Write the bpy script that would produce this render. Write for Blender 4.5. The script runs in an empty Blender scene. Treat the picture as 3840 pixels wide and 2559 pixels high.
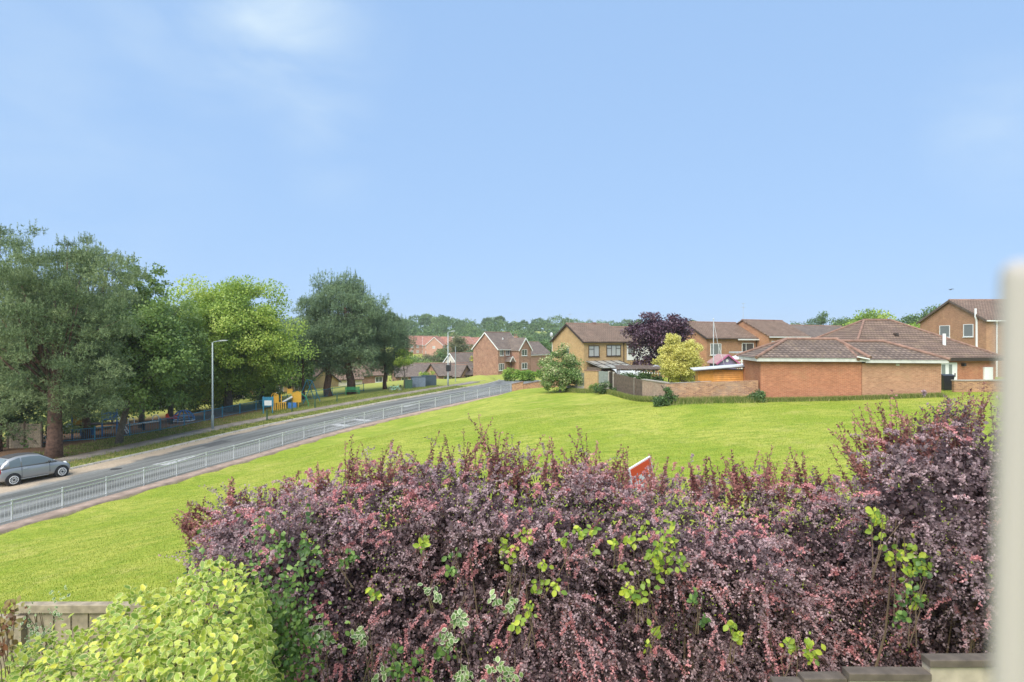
import bpy, math, numpy as np
from mathutils import Vector, Matrix
R = math.radians
rng = np.random.default_rng(7)
# ------------------------------------------------------------ camera, sky, sun, exposure
F = 600.0; HX = 512.0; HY = 341.0; CZ = 9.0          # focal length in px of a 1024 px picture, horizon, eye height
scene = bpy.context.scene
cam_d = bpy.data.cameras.new('camera'); cam = bpy.data.objects.new('camera', cam_d)
scene.collection.objects.link(cam); scene.camera = cam
cam.location = (0, 0, CZ); cam.rotation_euler = (R(90), 0, 0)
cam_d.lens = F/1024*36; cam_d.sensor_width = 36; cam_d.clip_start = 0.05; cam_d.clip_end = 6000
cam_d.dof.use_dof = True; cam_d.dof.focus_distance = 26; cam_d.dof.aperture_fstop = 2.3
SUN_EL, SUN_AZ = 52, -150
w = bpy.data.worlds.new('World'); scene.world = w; w.use_nodes = True
nt = w.node_tree; nt.nodes.clear()
out = nt.nodes.new('ShaderNodeOutputWorld'); bg = nt.nodes.new('ShaderNodeBackground')
sky = nt.nodes.new('ShaderNodeTexSky'); sky.sky_type = 'NISHITA'; sky.sun_disc = False
sky.sun_elevation = R(SUN_EL); sky.sun_rotation = R(SUN_AZ); sky.air_density = 1.0; sky.dust_density = 0.3; sky.ozone_density = 2.0
bg.inputs['Strength'].default_value = 0.15
def wn(t, **k):
    n = nt.nodes.new(t)
    for a, b in k.items(): setattr(n, a, b)
    return n
tc = wn('ShaderNodeTexCoord'); sep = wn('ShaderNodeSeparateXYZ'); nt.links.new(tc.outputs['Generated'], sep.inputs[0])
hs = wn('ShaderNodeHueSaturation'); hs.inputs['Saturation'].default_value = 0.80; hs.inputs['Hue'].default_value = 0.505
nt.links.new(sky.outputs[0], hs.inputs['Color'])
# even pale-blue gradient of the photo, blended with the physical sky
ramp = wn('ShaderNodeValToRGB'); nt.links.new(sep.outputs['Z'], ramp.inputs[0])
ramp.color_ramp.elements[0].position = 0.0; ramp.color_ramp.elements[0].color = (1.62, 2.52, 3.88, 1)
ramp.color_ramp.elements[1].position = 0.6; ramp.color_ramp.elements[1].color = (1.38, 2.22, 3.62, 1)
mx = wn('ShaderNodeMixRGB'); mx.inputs[0].default_value = 0.93
nt.links.new(hs.outputs[0], mx.inputs[1]); nt.links.new(ramp.outputs[0], mx.inputs[2])
# wisps of cloud
mp = wn('ShaderNodeMapping'); mp.inputs['Scale'].default_value = (1.6, 1.6, 4.2); mp.inputs['Location'].default_value = (0.35, 0.2, 0.55)
nt.links.new(tc.outputs['Generated'], mp.inputs[0])
nz = wn('ShaderNodeTexNoise'); nz.inputs['Scale'].default_value = 3.2; nz.inputs['Detail'].default_value = 5; nz.inputs['Roughness'].default_value = .5; nz.inputs['Distortion'].default_value = .4
nt.links.new(mp.outputs[0], nz.inputs['Vector'])
cr = wn('ShaderNodeMapRange'); cr.inputs['From Min'].default_value = 0.36; cr.inputs['From Max'].default_value = 0.72
nt.links.new(nz.outputs[0], cr.inputs[0]); acc = None
for (cpx, cpy, crad, cst) in ((270, -12, .22, .85), (185, 20, .2, .35), (60, 80, .3, .2), (320, 118, .12, .32), (985, 122, .11, .32), (1010, 150, .1, .25), (85, 228, .14, .25), (330, 165, .1, .2)):
    dv_ = Vector(((cpx-HX)/F, 1, -(cpy-HY)/F)).normalized(); ds = wn('ShaderNodeVectorMath', operation='DISTANCE'); nt.links.new(tc.outputs['Generated'], ds.inputs[0]); ds.inputs[1].default_value = dv_
    fo = wn('ShaderNodeMapRange', interpolation_type='SMOOTHSTEP'); fo.inputs['From Min'].default_value = crad; fo.inputs['From Max'].default_value = 0; fo.inputs['To Max'].default_value = cst; nt.links.new(ds.outputs['Value'], fo.inputs[0])
    if acc is None: acc = fo.outputs[0]
    else:
        mxm = wn('ShaderNodeMath', operation='MAXIMUM'); nt.links.new(acc, mxm.inputs[0]); nt.links.new(fo.outputs[0], mxm.inputs[1]); acc = mxm.outputs[0]
m2 = wn('ShaderNodeMath', operation='MULTIPLY'); nt.links.new(cr.outputs[0], m2.inputs[0]); nt.links.new(acc, m2.inputs[1])
mc = wn('ShaderNodeMixRGB'); nt.links.new(m2.outputs[0], mc.inputs[0]); nt.links.new(mx.outputs[0], mc.inputs[1]); mc.inputs[2].default_value = (3.1, 3.7, 4.1, 1)
nt.links.new(mc.outputs[0], bg.inputs['Color']); nt.links.new(bg.outputs[0], out.inputs['Surface'])
sd = bpy.data.lights.new('sun', 'SUN'); sd.energy = 3.7; sd.angle = R(62); sd.color = (1, .955, .88)
so = bpy.data.objects.new('sun', sd); scene.collection.objects.link(so)
a = R(SUN_AZ); sv = Vector((math.sin(a)*math.cos(R(SUN_EL)), math.cos(a)*math.cos(R(SUN_EL)), math.sin(R(SUN_EL))))
so.rotation_euler = sv.to_track_quat('Z', 'Y').to_euler(); so.location = (0, 0, 60)
scene.view_settings.view_transform = 'Standard'; scene.view_settings.look = 'None'
scene.view_settings.exposure = 0.75; scene.view_settings.gamma = 1
scene.render.engine = 'CYCLES'
scene.cycles.max_bounces = 6; scene.cycles.transparent_max_bounces = 8; scene.cycles.volume_bounces = 0

# ------------------------------------------------------------ helpers
COL = scene.collection
def P(px, py, d): return Vector(((px-HX)*d/F, d, CZ-(py-HY)*d/F))
def XY(px, d): return ((px-HX)*d/F, d)
def tag(o, label=None, cat=None, group=None, kind=None):
    if label: o['label'] = label
    if cat: o['category'] = cat
    if group: o['group'] = group
    if kind: o['kind'] = kind
    return o
def thing(name, label, cat, loc=(0, 0, 0), rz=0, group=None):
    o = bpy.data.objects.new(name, None); COL.objects.link(o)
    o.location = loc; o.rotation_euler = (0, 0, rz); o.empty_display_size = .3
    return tag(o, label, cat, group)
def link(name, me, parent=None, loc=None):
    o = bpy.data.objects.new(name, me); COL.objects.link(o)
    if parent is not None: o.parent = parent
    if loc is not None: o.location = loc
    return o
def dup(root, loc=None, rz=None, label=None, group=None):
    r = root.copy(); COL.objects.link(r)
    if loc is not None: r.location = loc
    if rz is not None: r.rotation_euler = (0, 0, rz)
    if label: r['label'] = label
    if group: r['group'] = group
    for ch in list(root.children):
        c = ch.copy(); COL.objects.link(c); c.parent = r
        for g in list(ch.children):
            d = g.copy(); COL.objects.link(d); d.parent = c
    return r

class MB:
    def __init__(s): s.v = []; s.f = []
    def add(s, vs, fs):
        o = len(s.v); s.v += [tuple(p) for p in vs]; s.f += [tuple(i+o for i in f) for f in fs]; return s
    def box(s, x0, x1, y0, y1, z0, z1, M=None):
        vs = [(x, y, z) for z in (z0, z1) for y in (y0, y1) for x in (x0, x1)]
        if M is not None: vs = [M @ Vector(p) for p in vs]
        return s.add(vs, [(0, 2, 3, 1), (4, 5, 7, 6), (0, 1, 5, 4), (2, 6, 7, 3), (0, 4, 6, 2), (1, 3, 7, 5)])
    def bar(s, a, b, w, h=None, up=(0, 0, 1)):
        a = Vector(a); b = Vector(b); h = h or w; d = (b-a)
        z = d.normalized(); u = Vector(up)
        if abs(z.dot(u)) > .98: u = Vector((1, 0, 0))
        x = z.cross(u).normalized(); y = x.cross(z)
        vs = [p + x*i*w/2 + y*j*h/2 for p in (a, b) for j in (-1, 1) for i in (-1, 1)]
        return s.add(vs, [(0, 2, 3, 1), (4, 5, 7, 6), (0, 1, 5, 4), (2, 6, 7, 3), (0, 4, 6, 2), (1, 3, 7, 5)])
    def tube(s, pts, rad, n=8, cap=True):
        pts = [Vector(p) for p in pts]
        if not hasattr(rad, '__len__'): rad = [rad]*len(pts)
        rings = []; prev = None
        for i, p in enumerate(pts):
            d = (pts[min(i+1, len(pts)-1)]-pts[max(i-1, 0)]).normalized()
            u = prev if prev is not None else (Vector((0, 0, 1)) if abs(d.z) < .9 else Vector((1, 0, 0)))
            x = d.cross(u)
            if x.length < 1e-4: x = d.cross(Vector((1, 0, 0)))
            x.normalize(); y = x.cross(d).normalized(); prev = y
            rings.append([p + (x*math.cos(t)+y*math.sin(t))*rad[i] for t in [2*math.pi*k/n for k in range(n)]])
        vs = [q for r in rings for q in r]; fs = []
        for i in range(len(pts)-1):
            for k in range(n):
                a = i*n+k; b = i*n+(k+1) % n; fs.append((a, b, b+n, a+n))
        if cap: fs.append(tuple(range(n-1, -1, -1))); fs.append(tuple((len(pts)-1)*n+k for k in range(n)))
        return s.add(vs, fs)
    def prism(s, poly, axis, a, b):
        """poly: 2D outline; axis 'x','y','z' is the extrusion axis from a to b"""
        def pt(q, t):
            return {'x': (t, q[0], q[1]), 'y': (q[0], t, q[1]), 'z': (q[0], q[1], t)}[axis]
        n = len(poly); vs = [pt(q, a) for q in poly]+[pt(q, b) for q in poly]
        fs = [tuple(range(n)), tuple(range(2*n-1, n-1, -1))]+[(i, i+n, (i+1) % n+n, (i+1) % n) for i in range(n)]
        return s.add(vs, fs)
    def ball(s, c, r, nu=12, nv=8, sc=(1, 1, 1)):
        vs = []; fs = []
        for j in range(nv+1):
            t = math.pi*j/nv
            for i in range(nu):
                p = 2*math.pi*i/nu
                vs.append((c[0]+r*sc[0]*math.sin(t)*math.cos(p), c[1]+r*sc[1]*math.sin(t)*math.sin(p), c[2]+r*sc[2]*math.cos(t)))
        for j in range(nv):
            for i in range(nu): fs.append((j*nu+i, (j+1)*nu+i, (j+1)*nu+(i+1) % nu, j*nu+(i+1) % nu))
        return s.add(vs, fs)
    def mesh(s, name, mat=None, smooth=False, fix=True):
        me = bpy.data.meshes.new(name); me.from_pydata(s.v, [], s.f); me.update()
        if fix:
            import bmesh
            bm = bmesh.new(); bm.from_mesh(me); bmesh.ops.recalc_face_normals(bm, faces=bm.faces); bm.to_mesh(me); bm.free()
        uv = me.uv_layers.new(name='UVMap'); data = np.zeros(len(me.loops)*2)
        for p in me.polygons:
            n = p.normal
            t = Vector((-n.y, n.x, 0)) if abs(n.z) < .985 else Vector((1, 0, 0))
            t.normalize(); b = n.cross(t)
            for li in p.loop_indices:
                c = me.vertices[me.loops[li].vertex_index].co
                data[2*li] = c.dot(t); data[2*li+1] = c.dot(b)
        uv.data.foreach_set('uv', data)
        if mat: me.materials.append(mat)
        if smooth: me.shade_smooth()
        return me
    def build(s, name, mat, parent=None, loc=None, smooth=False, bevel=0):
        o = link(name, s.mesh(name, mat, smooth), parent, loc)
        if bevel:
            m = o.modifiers.new('b', 'BEVEL'); m.width = bevel; m.segments = 2
        return o

def np_mesh(name, V, Fc, mat, rnd=None, vattr=None, smooth=False):
    me = bpy.data.meshes.new(name); V = np.asarray(V, dtype=np.float32); Fc = np.asarray(Fc, dtype=np.int32)
    m, k = Fc.shape
    me.vertices.add(len(V)); me.vertices.foreach_set('co', V.ravel())
    me.loops.add(m*k); me.loops.foreach_set('vertex_index', Fc.ravel())
    me.polygons.add(m); me.polygons.foreach_set('loop_start', np.arange(m, dtype=np.int32)*k)
    me.update(calc_edges=True)
    if rnd is not None:
        at = me.attributes.new('rnd', 'FLOAT', 'FACE'); at.data.foreach_set('value', np.asarray(rnd, dtype=np.float32))
    for nme, arr in (vattr or {}).items():
        at = me.attributes.new(nme, 'FLOAT', 'POINT'); at.data.foreach_set('value', np.asarray(arr, dtype=np.float32))
    me.materials.append(mat)
    if smooth: me.shade_smooth()
    return me
def unit(a): return a/np.maximum(np.linalg.norm(a, axis=-1, keepdims=True), 1e-9)
def rdir(n, r=rng): return unit(r.normal(size=(n, 3)))
def kites(C, A, N, L, Wd, fold=0.0):
    """one four-cornered leaf per row; C base point, A axis, N rough normal"""
    A = unit(A); S = unit(np.cross(A, N)); Nn = np.cross(S, A)
    L = np.broadcast_to(L, (len(C),))[:, None]; Wd = np.broadcast_to(Wd, (len(C),))[:, None]
    v0 = C; v2 = C+A*L; mid = C+A*L*.45
    v1 = mid+S*Wd*.5+Nn*Wd*fold; v3 = mid-S*Wd*.5+Nn*Wd*fold
    V = np.stack([v0, v1, v2, v3], 1).reshape(-1, 3)
    return V, np.arange(len(V)).reshape(-1, 4)
def join(parts):
    Vs = []; Fs = []; o = 0
    for V, Fc in parts: Vs.append(V); Fs.append(Fc+o); o += len(V)
    return np.concatenate(Vs), np.concatenate(Fs)

# ------------------------------------------------------------ materials
def new_mat(name):
    m = bpy.data.materials.new(name); m.use_nodes = True; n = m.node_tree
    return m, n, n.nodes['Principled BSDF']
def nd(n, t, ins=None, **k):
    x = n.nodes.new(t)
    for a, b in k.items(): setattr(x, a, b)
    for a, b in (ins or {}).items():
        if isinstance(b, bpy.types.NodeSocket): n.links.new(b, x.inputs[a])
        else: x.inputs[a].default_value = b
    return x
def c4(c): return (c[0], c[1], c[2], 1)
def plain(name, col, rough=.6, metal=0, var=.18, scale=6, bump=0, spec=.5):
    m, n, b = new_mat(name)
    t = nd(n, 'ShaderNodeTexCoord'); z = nd(n, 'ShaderNodeTexNoise', {'Vector': t.outputs['Object'], 'Scale': scale, 'Detail': 6})
    r = nd(n, 'ShaderNodeMapRange', {0: z.outputs[0], 'From Min': .3, 'From Max': .7, 'To Min': 1-var, 'To Max': 1+var})
    mm = nd(n, 'ShaderNodeVectorMath', {0: col[:3], 1: r.outputs[0]}, operation='MULTIPLY')
    n.links.new(mm.outputs[0], b.inputs['Base Color'])
    b.inputs['Roughness'].default_value = rough; b.inputs['Metallic'].default_value = metal
    b.inputs['Specular IOR Level'].default_value = spec
    if bump:
        bp = nd(n, 'ShaderNodeBump', {'Height': z.outputs[0], 'Strength': bump, 'Distance': .03}); n.links.new(bp.outputs[0], b.inputs['Normal'])
    return m
def brick(name, c1, c2, mort, big=.25, bw=.225, bh=.075, stain=(.2, .18, .14), stainamt=.35):
    m, n, b = new_mat(name)
    uv = nd(n, 'ShaderNodeTexCoord'); U = uv.outputs['UV']
    br = nd(n, 'ShaderNodeTexBrick', {'Vector': U, 'Color1': c4(c1), 'Color2': c4(c2), 'Mortar': c4(mort), 'Scale': 1.0,
            'Mortar Size': .006, 'Brick Width': bw, 'Row Height': bh, 'Bias': -.1})
    z = nd(n, 'ShaderNodeTexNoise', {'Vector': U, 'Scale': 1.1, 'Detail': 7, 'Roughness': .65})
    z2 = nd(n, 'ShaderNodeTexNoise', {'Vector': nd(n, 'ShaderNodeMapping', {'Vector': U, 'Scale': (4, 14, 1)}).outputs[0], 'Scale': 1.0, 'Detail': 2})
    r = nd(n, 'ShaderNodeMapRange', {0: z.outputs[0], 'From Min': .3, 'From Max': .7, 'To Min': 1-big, 'To Max': 1+big})
    r2 = nd(n, 'ShaderNodeMapRange', {0: z2.outputs[0], 'From Min': .35, 'From Max': .65, 'To Min': .9, 'To Max': 1.1})
    k = nd(n, 'ShaderNodeMath', {0: r.outputs[0], 1: r2.outputs[0]}, operation='MULTIPLY')
    mm = nd(n, 'ShaderNodeVectorMath', {0: br.outputs['Color'], 1: k.outputs[0]}, operation='MULTIPLY')
    z3 = nd(n, 'ShaderNodeTexNoise', {'Vector': U, 'Scale': .45, 'Detail': 5, 'Roughness': .7})
    r3 = nd(n, 'ShaderNodeMapRange', {0: z3.outputs[0], 'From Min': .52, 'From Max': .72, 'To Min': 0, 'To Max': stainamt})
    mx = nd(n, 'ShaderNodeMixRGB', {0: r3.outputs[0], 1: mm.outputs[0], 2: c4(stain)})
    n.links.new(mx.outputs[0], b.inputs['Base Color']); b.inputs['Roughness'].default_value = .9
    b.inputs['Specular IOR Level'].default_value = .2
    bp = nd(n, 'ShaderNodeBump', {'Height': br.outputs['Fac'], 'Strength': .4, 'Distance': .01}, invert=True); n.links.new(bp.outputs[0], b.inputs['Normal'])
    return m
def tiles(name, c1, c2, row=.3, col=.3, lichen=(.4, .37, .28), la=.5, roll=1.0, lscale=3):
    m, n, b = new_mat(name)
    uv = nd(n, 'ShaderNodeTexCoord'); U = uv.outputs['UV']; s = nd(n, 'ShaderNodeSeparateXYZ', {0: U})
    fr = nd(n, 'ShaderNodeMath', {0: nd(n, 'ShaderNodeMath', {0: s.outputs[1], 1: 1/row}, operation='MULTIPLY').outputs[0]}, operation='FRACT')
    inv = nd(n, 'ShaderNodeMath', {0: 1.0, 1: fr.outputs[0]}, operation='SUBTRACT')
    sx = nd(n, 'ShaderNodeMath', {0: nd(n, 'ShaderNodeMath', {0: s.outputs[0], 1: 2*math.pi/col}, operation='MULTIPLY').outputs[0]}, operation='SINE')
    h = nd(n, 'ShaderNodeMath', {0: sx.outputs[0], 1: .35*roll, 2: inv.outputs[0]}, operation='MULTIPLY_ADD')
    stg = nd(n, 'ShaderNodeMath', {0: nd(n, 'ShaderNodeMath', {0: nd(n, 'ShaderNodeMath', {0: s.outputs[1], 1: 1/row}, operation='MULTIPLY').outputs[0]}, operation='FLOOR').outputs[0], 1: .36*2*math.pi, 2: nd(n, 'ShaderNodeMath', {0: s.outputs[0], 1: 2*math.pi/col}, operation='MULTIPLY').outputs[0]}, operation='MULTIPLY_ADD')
    roll_shade = nd(n, 'ShaderNodeMapRange', {0: nd(n, 'ShaderNodeMath', {0: stg.outputs[0]}, operation='SINE').outputs[0], 'From Min': -.6, 'From Max': .6, 'To Min': 1-.28*roll, 'To Max': 1+.22*roll})  # light and shade of the tile rolls painted into the colour, staggered per course
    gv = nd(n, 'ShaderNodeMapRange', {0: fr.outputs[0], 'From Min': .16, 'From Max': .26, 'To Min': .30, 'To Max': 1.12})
    br = nd(n, 'ShaderNodeTexBrick', {'Vector': U, 'Color1': c4(c1), 'Color2': c4(c2), 'Mortar': c4([x*.6 for x in c1]), 'Scale': 1.0,
            'Mortar Size': .022, 'Brick Width': col*3.01, 'Row Height': row, 'Bias': 0})
    z = nd(n, 'ShaderNodeTexNoise', {'Vector': U, 'Scale': .8, 'Detail': 7, 'Roughness': .7})
    r = nd(n, 'ShaderNodeMapRange', {0: z.outputs[0], 'From Min': .3, 'From Max': .7, 'To Min': .75, 'To Max': 1.25})
    rg = nd(n, 'ShaderNodeMath', {0: nd(n, 'ShaderNodeMath', {0: r.outputs[0], 1: roll_shade.outputs[0]}, operation='MULTIPLY').outputs[0], 1: gv.outputs[0]}, operation='MULTIPLY')
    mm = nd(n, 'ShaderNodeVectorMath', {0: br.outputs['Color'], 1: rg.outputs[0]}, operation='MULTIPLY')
    z2 = nd(n, 'ShaderNodeTexNoise', {'Vector': U, 'Scale': lscale, 'Detail': 8, 'Roughness': .75})
    r2 = nd(n, 'ShaderNodeMapRange', {0: z2.outputs[0], 'From Min': .52, 'From Max': .68, 'To Min': 0, 'To Max': la})
    mx = nd(n, 'ShaderNodeMixRGB', {0: r2.outputs[0], 1: mm.outputs[0], 2: c4(lichen)})
    n.links.new(mx.outputs[0], b.inputs['Base Color']); b.inputs['Roughness'].default_value = .85; b.inputs['Specular IOR Level'].default_value = .25
    bp = nd(n, 'ShaderNodeBump', {'Height': h.outputs[0], 'Strength': 1.0, 'Distance': .07}); n.links.new(bp.outputs[0], b.inputs['Normal'])
    return m
def foliage(name, stops, rough=.5, trans=.3, spec=.4, edge=None, edgecol=None):
    """stops: [(pos, colour)] read by each leaf's own random number"""
    m, n, b = new_mat(name)
    at = nd(n, 'ShaderNodeAttribute', attribute_name='rnd')
    cr = nd(n, 'ShaderNodeValToRGB', {0: at.outputs['Fac']}); e = cr.color_ramp.elements
    while len(e) < len(stops): e.new(.5)
    for i, (p, c) in enumerate(stops): e[i].position = p; e[i].color = c4(c)
    src = cr.outputs[0]
    if edge is not None:
        ae = nd(n, 'ShaderNodeAttribute', attribute_name='edge')
        z = nd(n, 'ShaderNodeTexNoise', {'Scale': 60.0, 'Detail': 2, 'Vector': nd(n, 'ShaderNodeTexCoord').outputs['Object']})
        ad = nd(n, 'ShaderNodeMath', {0: z.outputs[0], 1: .5, 2: ae.outputs['Fac']}, operation='MULTIPLY_ADD')
        r = nd(n, 'ShaderNodeMapRange', {0: ad.outputs[0], 'From Min': edge+.2, 'From Max': edge+.3})
        src = nd(n, 'ShaderNodeMixRGB', {0: r.outputs[0], 1: src, 2: c4(edgecol)}).outputs[0]
    n.links.new(src, b.inputs['Base Color']); b.inputs['Roughness'].default_value = rough; b.inputs['Specular IOR Level'].default_value = spec
    if trans > 0:
        tr = nd(n, 'ShaderNodeBsdfTranslucent', {'Color': src}); mx = nd(n, 'ShaderNodeMixShader', {0: trans, 1: b.outputs[0], 2: tr.outputs[0]})
        n.links.new(mx.outputs[0], n.nodes['Material Output'].inputs['Surface'])
    return m
def glass(name, col, rough=.08):
    m, n, b = new_mat(name); b.inputs['Base Color'].default_value = c4(col); b.inputs['Roughness'].default_value = rough
    b.inputs['Specular IOR Level'].default_value = .8; return m
MT = {}
MT['tan'] = brick('tan_brick', (.50, .33, .15), (.42, .26, .12), (.45, .36, .24), big=.12, stainamt=.15)
MT['red'] = brick('garage_brick', (.455, .185, .098), (.37, .14, .075), (.44, .28, .18), big=.14, stain=(.42, .25, .13), stainamt=.5)
MT['red2'] = brick('buff_red_brick', (.45, .24, .14), (.36, .18, .105), (.45, .33, .22), big=.14, stain=(.45, .3, .17), stainamt=.5)
MT['wall'] = brick('old_wall_brick', (.46, .25, .13), (.24, .12, .08), (.48, .36, .24), big=.25, stain=(.5, .4, .3), stainamt=.5)
MT['pinkwall'] = brick('pale_wall_brick', (.44, .30, .22), (.33, .2, .15), (.5, .42, .34), big=.18, stain=(.42, .36, .28), stainamt=.4)
MT['house'] = brick('house_brick', (.36, .19, .125), (.24, .12, .085), (.40, .30, .22), big=.3, stain=(.42, .27, .17), stainamt=.4)
MT['terrace'] = brick('terrace_brick', (.42, .21, .11), (.33, .15, .085), (.42, .31, .2), big=.15)
MT['estate'] = brick('estate_brick', (.50, .26, .19), (.42, .21, .155), (.5, .36, .26), big=.1)
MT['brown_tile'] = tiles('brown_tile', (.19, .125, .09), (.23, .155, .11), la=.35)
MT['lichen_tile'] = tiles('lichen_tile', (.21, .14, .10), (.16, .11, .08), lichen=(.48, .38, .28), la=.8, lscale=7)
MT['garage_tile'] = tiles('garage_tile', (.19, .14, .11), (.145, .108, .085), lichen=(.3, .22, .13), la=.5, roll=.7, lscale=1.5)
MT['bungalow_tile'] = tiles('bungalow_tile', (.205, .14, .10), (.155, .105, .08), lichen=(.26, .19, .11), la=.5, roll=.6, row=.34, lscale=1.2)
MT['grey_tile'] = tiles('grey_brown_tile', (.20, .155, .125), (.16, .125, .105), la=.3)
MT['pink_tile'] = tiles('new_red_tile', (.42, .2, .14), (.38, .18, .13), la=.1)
MT['ridge'] = plain('ridge_tile', (.24, .14, .10), .85, var=.3, scale=3)
MT['white'] = plain('white_upvc', (.78, .78, .75), .35, var=.04)
MT['cream'] = plain('cream_render', (.62, .58, .48), .8, var=.12, scale=2)
MT['render'] = plain('old_beige_render', (.40, .335, .25), .9, var=.35, scale=4, bump=.3)
MT['dark'] = plain('dark_brown_timber', (.045, .03, .022), .6, var=.2)
MT['black'] = plain('black_plastic', (.02, .02, .022), .45)
MT['glass'] = glass('window_glass', (.055, .065, .07)); MT['glassc'] = glass('curtained_glass', (.42, .43, .41), .15)
MT['glassg'] = glass('grey_glass', (.2, .22, .22), .12)
MT['conc'] = plain('concrete', (.42, .38, .32), .9, var=.2, scale=3, bump=.2)
MT['cop'] = plain('coping_stone', (.36, .32, .27), .9, var=.25, scale=5, bump=.2)
MT['copd'] = plain('dark_coping_stone', (.10, .078, .058), .9, var=.35, scale=8, bump=.3)
MT['galv'] = plain('galvanised_steel', (.57, .59, .59), .45, .35, var=.12)
MT['lamp'] = plain('grey_painted_steel', (.34, .39, .38), .5, .2, var=.1)
MT['bark'] = plain('pine_bark', (.125, .07, .048), .95, var=.5, scale=5, bump=.8)
MT['bark2'] = plain('grey_bark', (.13, .11, .085), .95, var=.4, scale=6, bump=.6)
MT['wood'] = plain('weathered_fence_timber', (.30, .245, .17), .9, var=.35, scale=9, bump=.3)
MT['woodd'] = plain('brown_fence_timber', (.13, .095, .07), .9, var=.35, scale=5, bump=.3)
MT['orange'] = plain('orange_timber_cladding', (.62, .27, .05), .6, var=.18, scale=4)
MT['blue'] = plain('blue_painted_steel', (.05, .24, .36), .5, .2)
MT['blue2'] = plain('bright_blue_plastic', (.06, .2, .5), .45)
MT['yellow'] = plain('yellow_plastic', (.75, .42, .05), .45, var=.08)
MT['red_p'] = plain('red_plastic', (.6, .06, .03), .45)
MT['greenp'] = plain('green_painted_timber', (.05, .33, .13), .5)
MT['cab'] = plain('dark_green_cabinet', (.05, .11, .06), .5); MT['cabg'] = plain('grey_cabinet', (.06, .09, .11), .5); MT['cabf'] = plain('grey_blue_door', (.17, .21, .26), .5)

# ------------------------------------------------------------ terrain (heights relative to the eye; the eye is at CZ)
RAIL = np.array([(-30, -6, -8.2), (-25.3, 14, -8.2), (-22.1, 28, -8.2), (-20.8, 32.9, -8.2), (-19.6, 37.8, -8.17), (-18.6, 40.8, -8.12), (-14.5, 51, -7.6), (-7.1, 62, -6.77), (-.83, 71.5, -6.29), (1.9, 77, -6.2), (4.2, 85, -6.3), (5.5, 96, -6.6), (6, 115, -7.5)], float)
def spline(Pt, step=1.0):
    out = []
    for i in range(len(Pt)-1):
        p0 = Pt[max(i-1, 0)]; p1 = Pt[i]; p2 = Pt[i+1]; p3 = Pt[min(i+2, len(Pt)-1)]
        d = np.linalg.norm(p2-p1); n = max(2, int(d/step)*2)
        t0 = (p2-p0)/max(np.linalg.norm(p2-p0), 1e-6)*d; t1 = (p3-p1)/max(np.linalg.norm(p3-p1), 1e-6)*d
        for t in np.arange(n)/n:
            out.append((2*t**3-3*t**2+1)*p1+(t**3-2*t**2+t)*t0+(-2*t**3+3*t**2)*p2+(t**3-t**2)*t1)
    out.append(Pt[-1]); q = np.array(out)
    s = np.concatenate([[0], np.cumsum(np.linalg.norm(np.diff(q[:, :2], axis=0), axis=1))])
    S = np.arange(0, s[-1], step)
    return np.stack([np.interp(S, s, q[:, k]) for k in range(3)], 1), S
RL, RS = spline(RAIL)
for _ in range(6): RL[1:-1] = (RL[:-2]+2*RL[1:-1]+RL[2:])/4
T = np.gradient(RL[:, :2], axis=0); T = T/np.linalg.norm(T, axis=1, keepdims=True)
NRM = np.stack([-T[:, 1], T[:, 0]], 1)       # to the far side of the road
ROADW = 8.3
def off(o, dz=0.0): return np.concatenate([RL[:, :2]+NRM*o, RL[:, 2:3]+dz], 1)
def rail_at(Y): return int(np.argmin(np.abs(RL[:, 1]-Y)))
ctrl = [(0, 3, -4.8), (-6, 5, -4.9), (6, 5, -4.6), (0, 9, -4.8), (10, 10, -4.5), (-9, 8, -5.4), (16, 20, -4.2), (0, -15, -4.8), (20, -10, -4.4),
        (5, 20, -4.85), (-5, 18, -5.6), (-14, 20, -7.0), (0, 40, -5.1), (-9, 40, -6.5), (-8, 30, -6.3), (0, 55, -5.2), (1.9, 62, -5.1), (0, 66.5, -5.6), (-4, 60, -6.05), (8, 30, -4.6),
        (15.5, 37.2, -3.72), (21, 36.6, -3.55), (26, 35.8, -3.3), (33, 36, -3.2), (9.8, 37.8, -3.92), (9.5, 43, -4.29), (8.2, 51, -4.4), (6.5, 54, -4.62), (5.2, 58, -4.8),
        (15, 45, -3.95), (28, 50, -3.7), (44, 50, -3.6), (12, 56, -4.5), (10, 80, -5.1), (30, 80, -4.8), (50, 70, -3.8), (60, 100, -5), (110, 60, -4), (110, 10, -4), (60, 25, -3.5), (45, 35, -3.3),
        (-31, 95, -7.5), (-25.6, 95, -7.35), (-15, 108, -6.75), (-5.6, 105, -6.05), (-13, 92, -6.45), (-6, 90, -6.3), (0, 128, -6.8), (-15, 142, -9.8), (-32, 140, -10.5), (-60, 60, -9.2), (-60, 30, -9.2), (-45, 50, -8.6), (-50, 100, -10), (-110, 50, -10),
        (16, 106, -5.6), (10, 128, -6.5), (-40, 280, -6.5), (-80, 200, -9), (0, 200, -10), (80, 200, -6), (60, 300, -4), (0, 420, -1), (-200, 420, -1), (200, 420, 0), (0, 600, 10), (400, 600, 10), (-400, 600, 10), (0, 1500, 14), (1200, 1500, 14), (-1200, 1500, 14), (900, 0, -2), (-900, 0, -10), (-25, 72, -7.3), (-31, 62, -7.75), (-36, 52, -8.1), (-38, 42, -8.3), (-40, 20, -8.6)]
for i in range(2, len(RL), 5):
    for o in (-1.0, 0.3, ROADW, ROADW+1.8, ROADW+3.8):
        p = RL[i, :2]+NRM[i]*o; ctrl.append((p[0], p[1], RL[i, 2]+(0.08 if o > ROADW+1 else 0)))
C = np.array(ctrl, float)
def phi(r): return np.sqrt(r*r+9.0)
def dist(a, b): return np.sqrt(((a[:, None, :]-b[None, :, :])**2).sum(-1))
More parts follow.
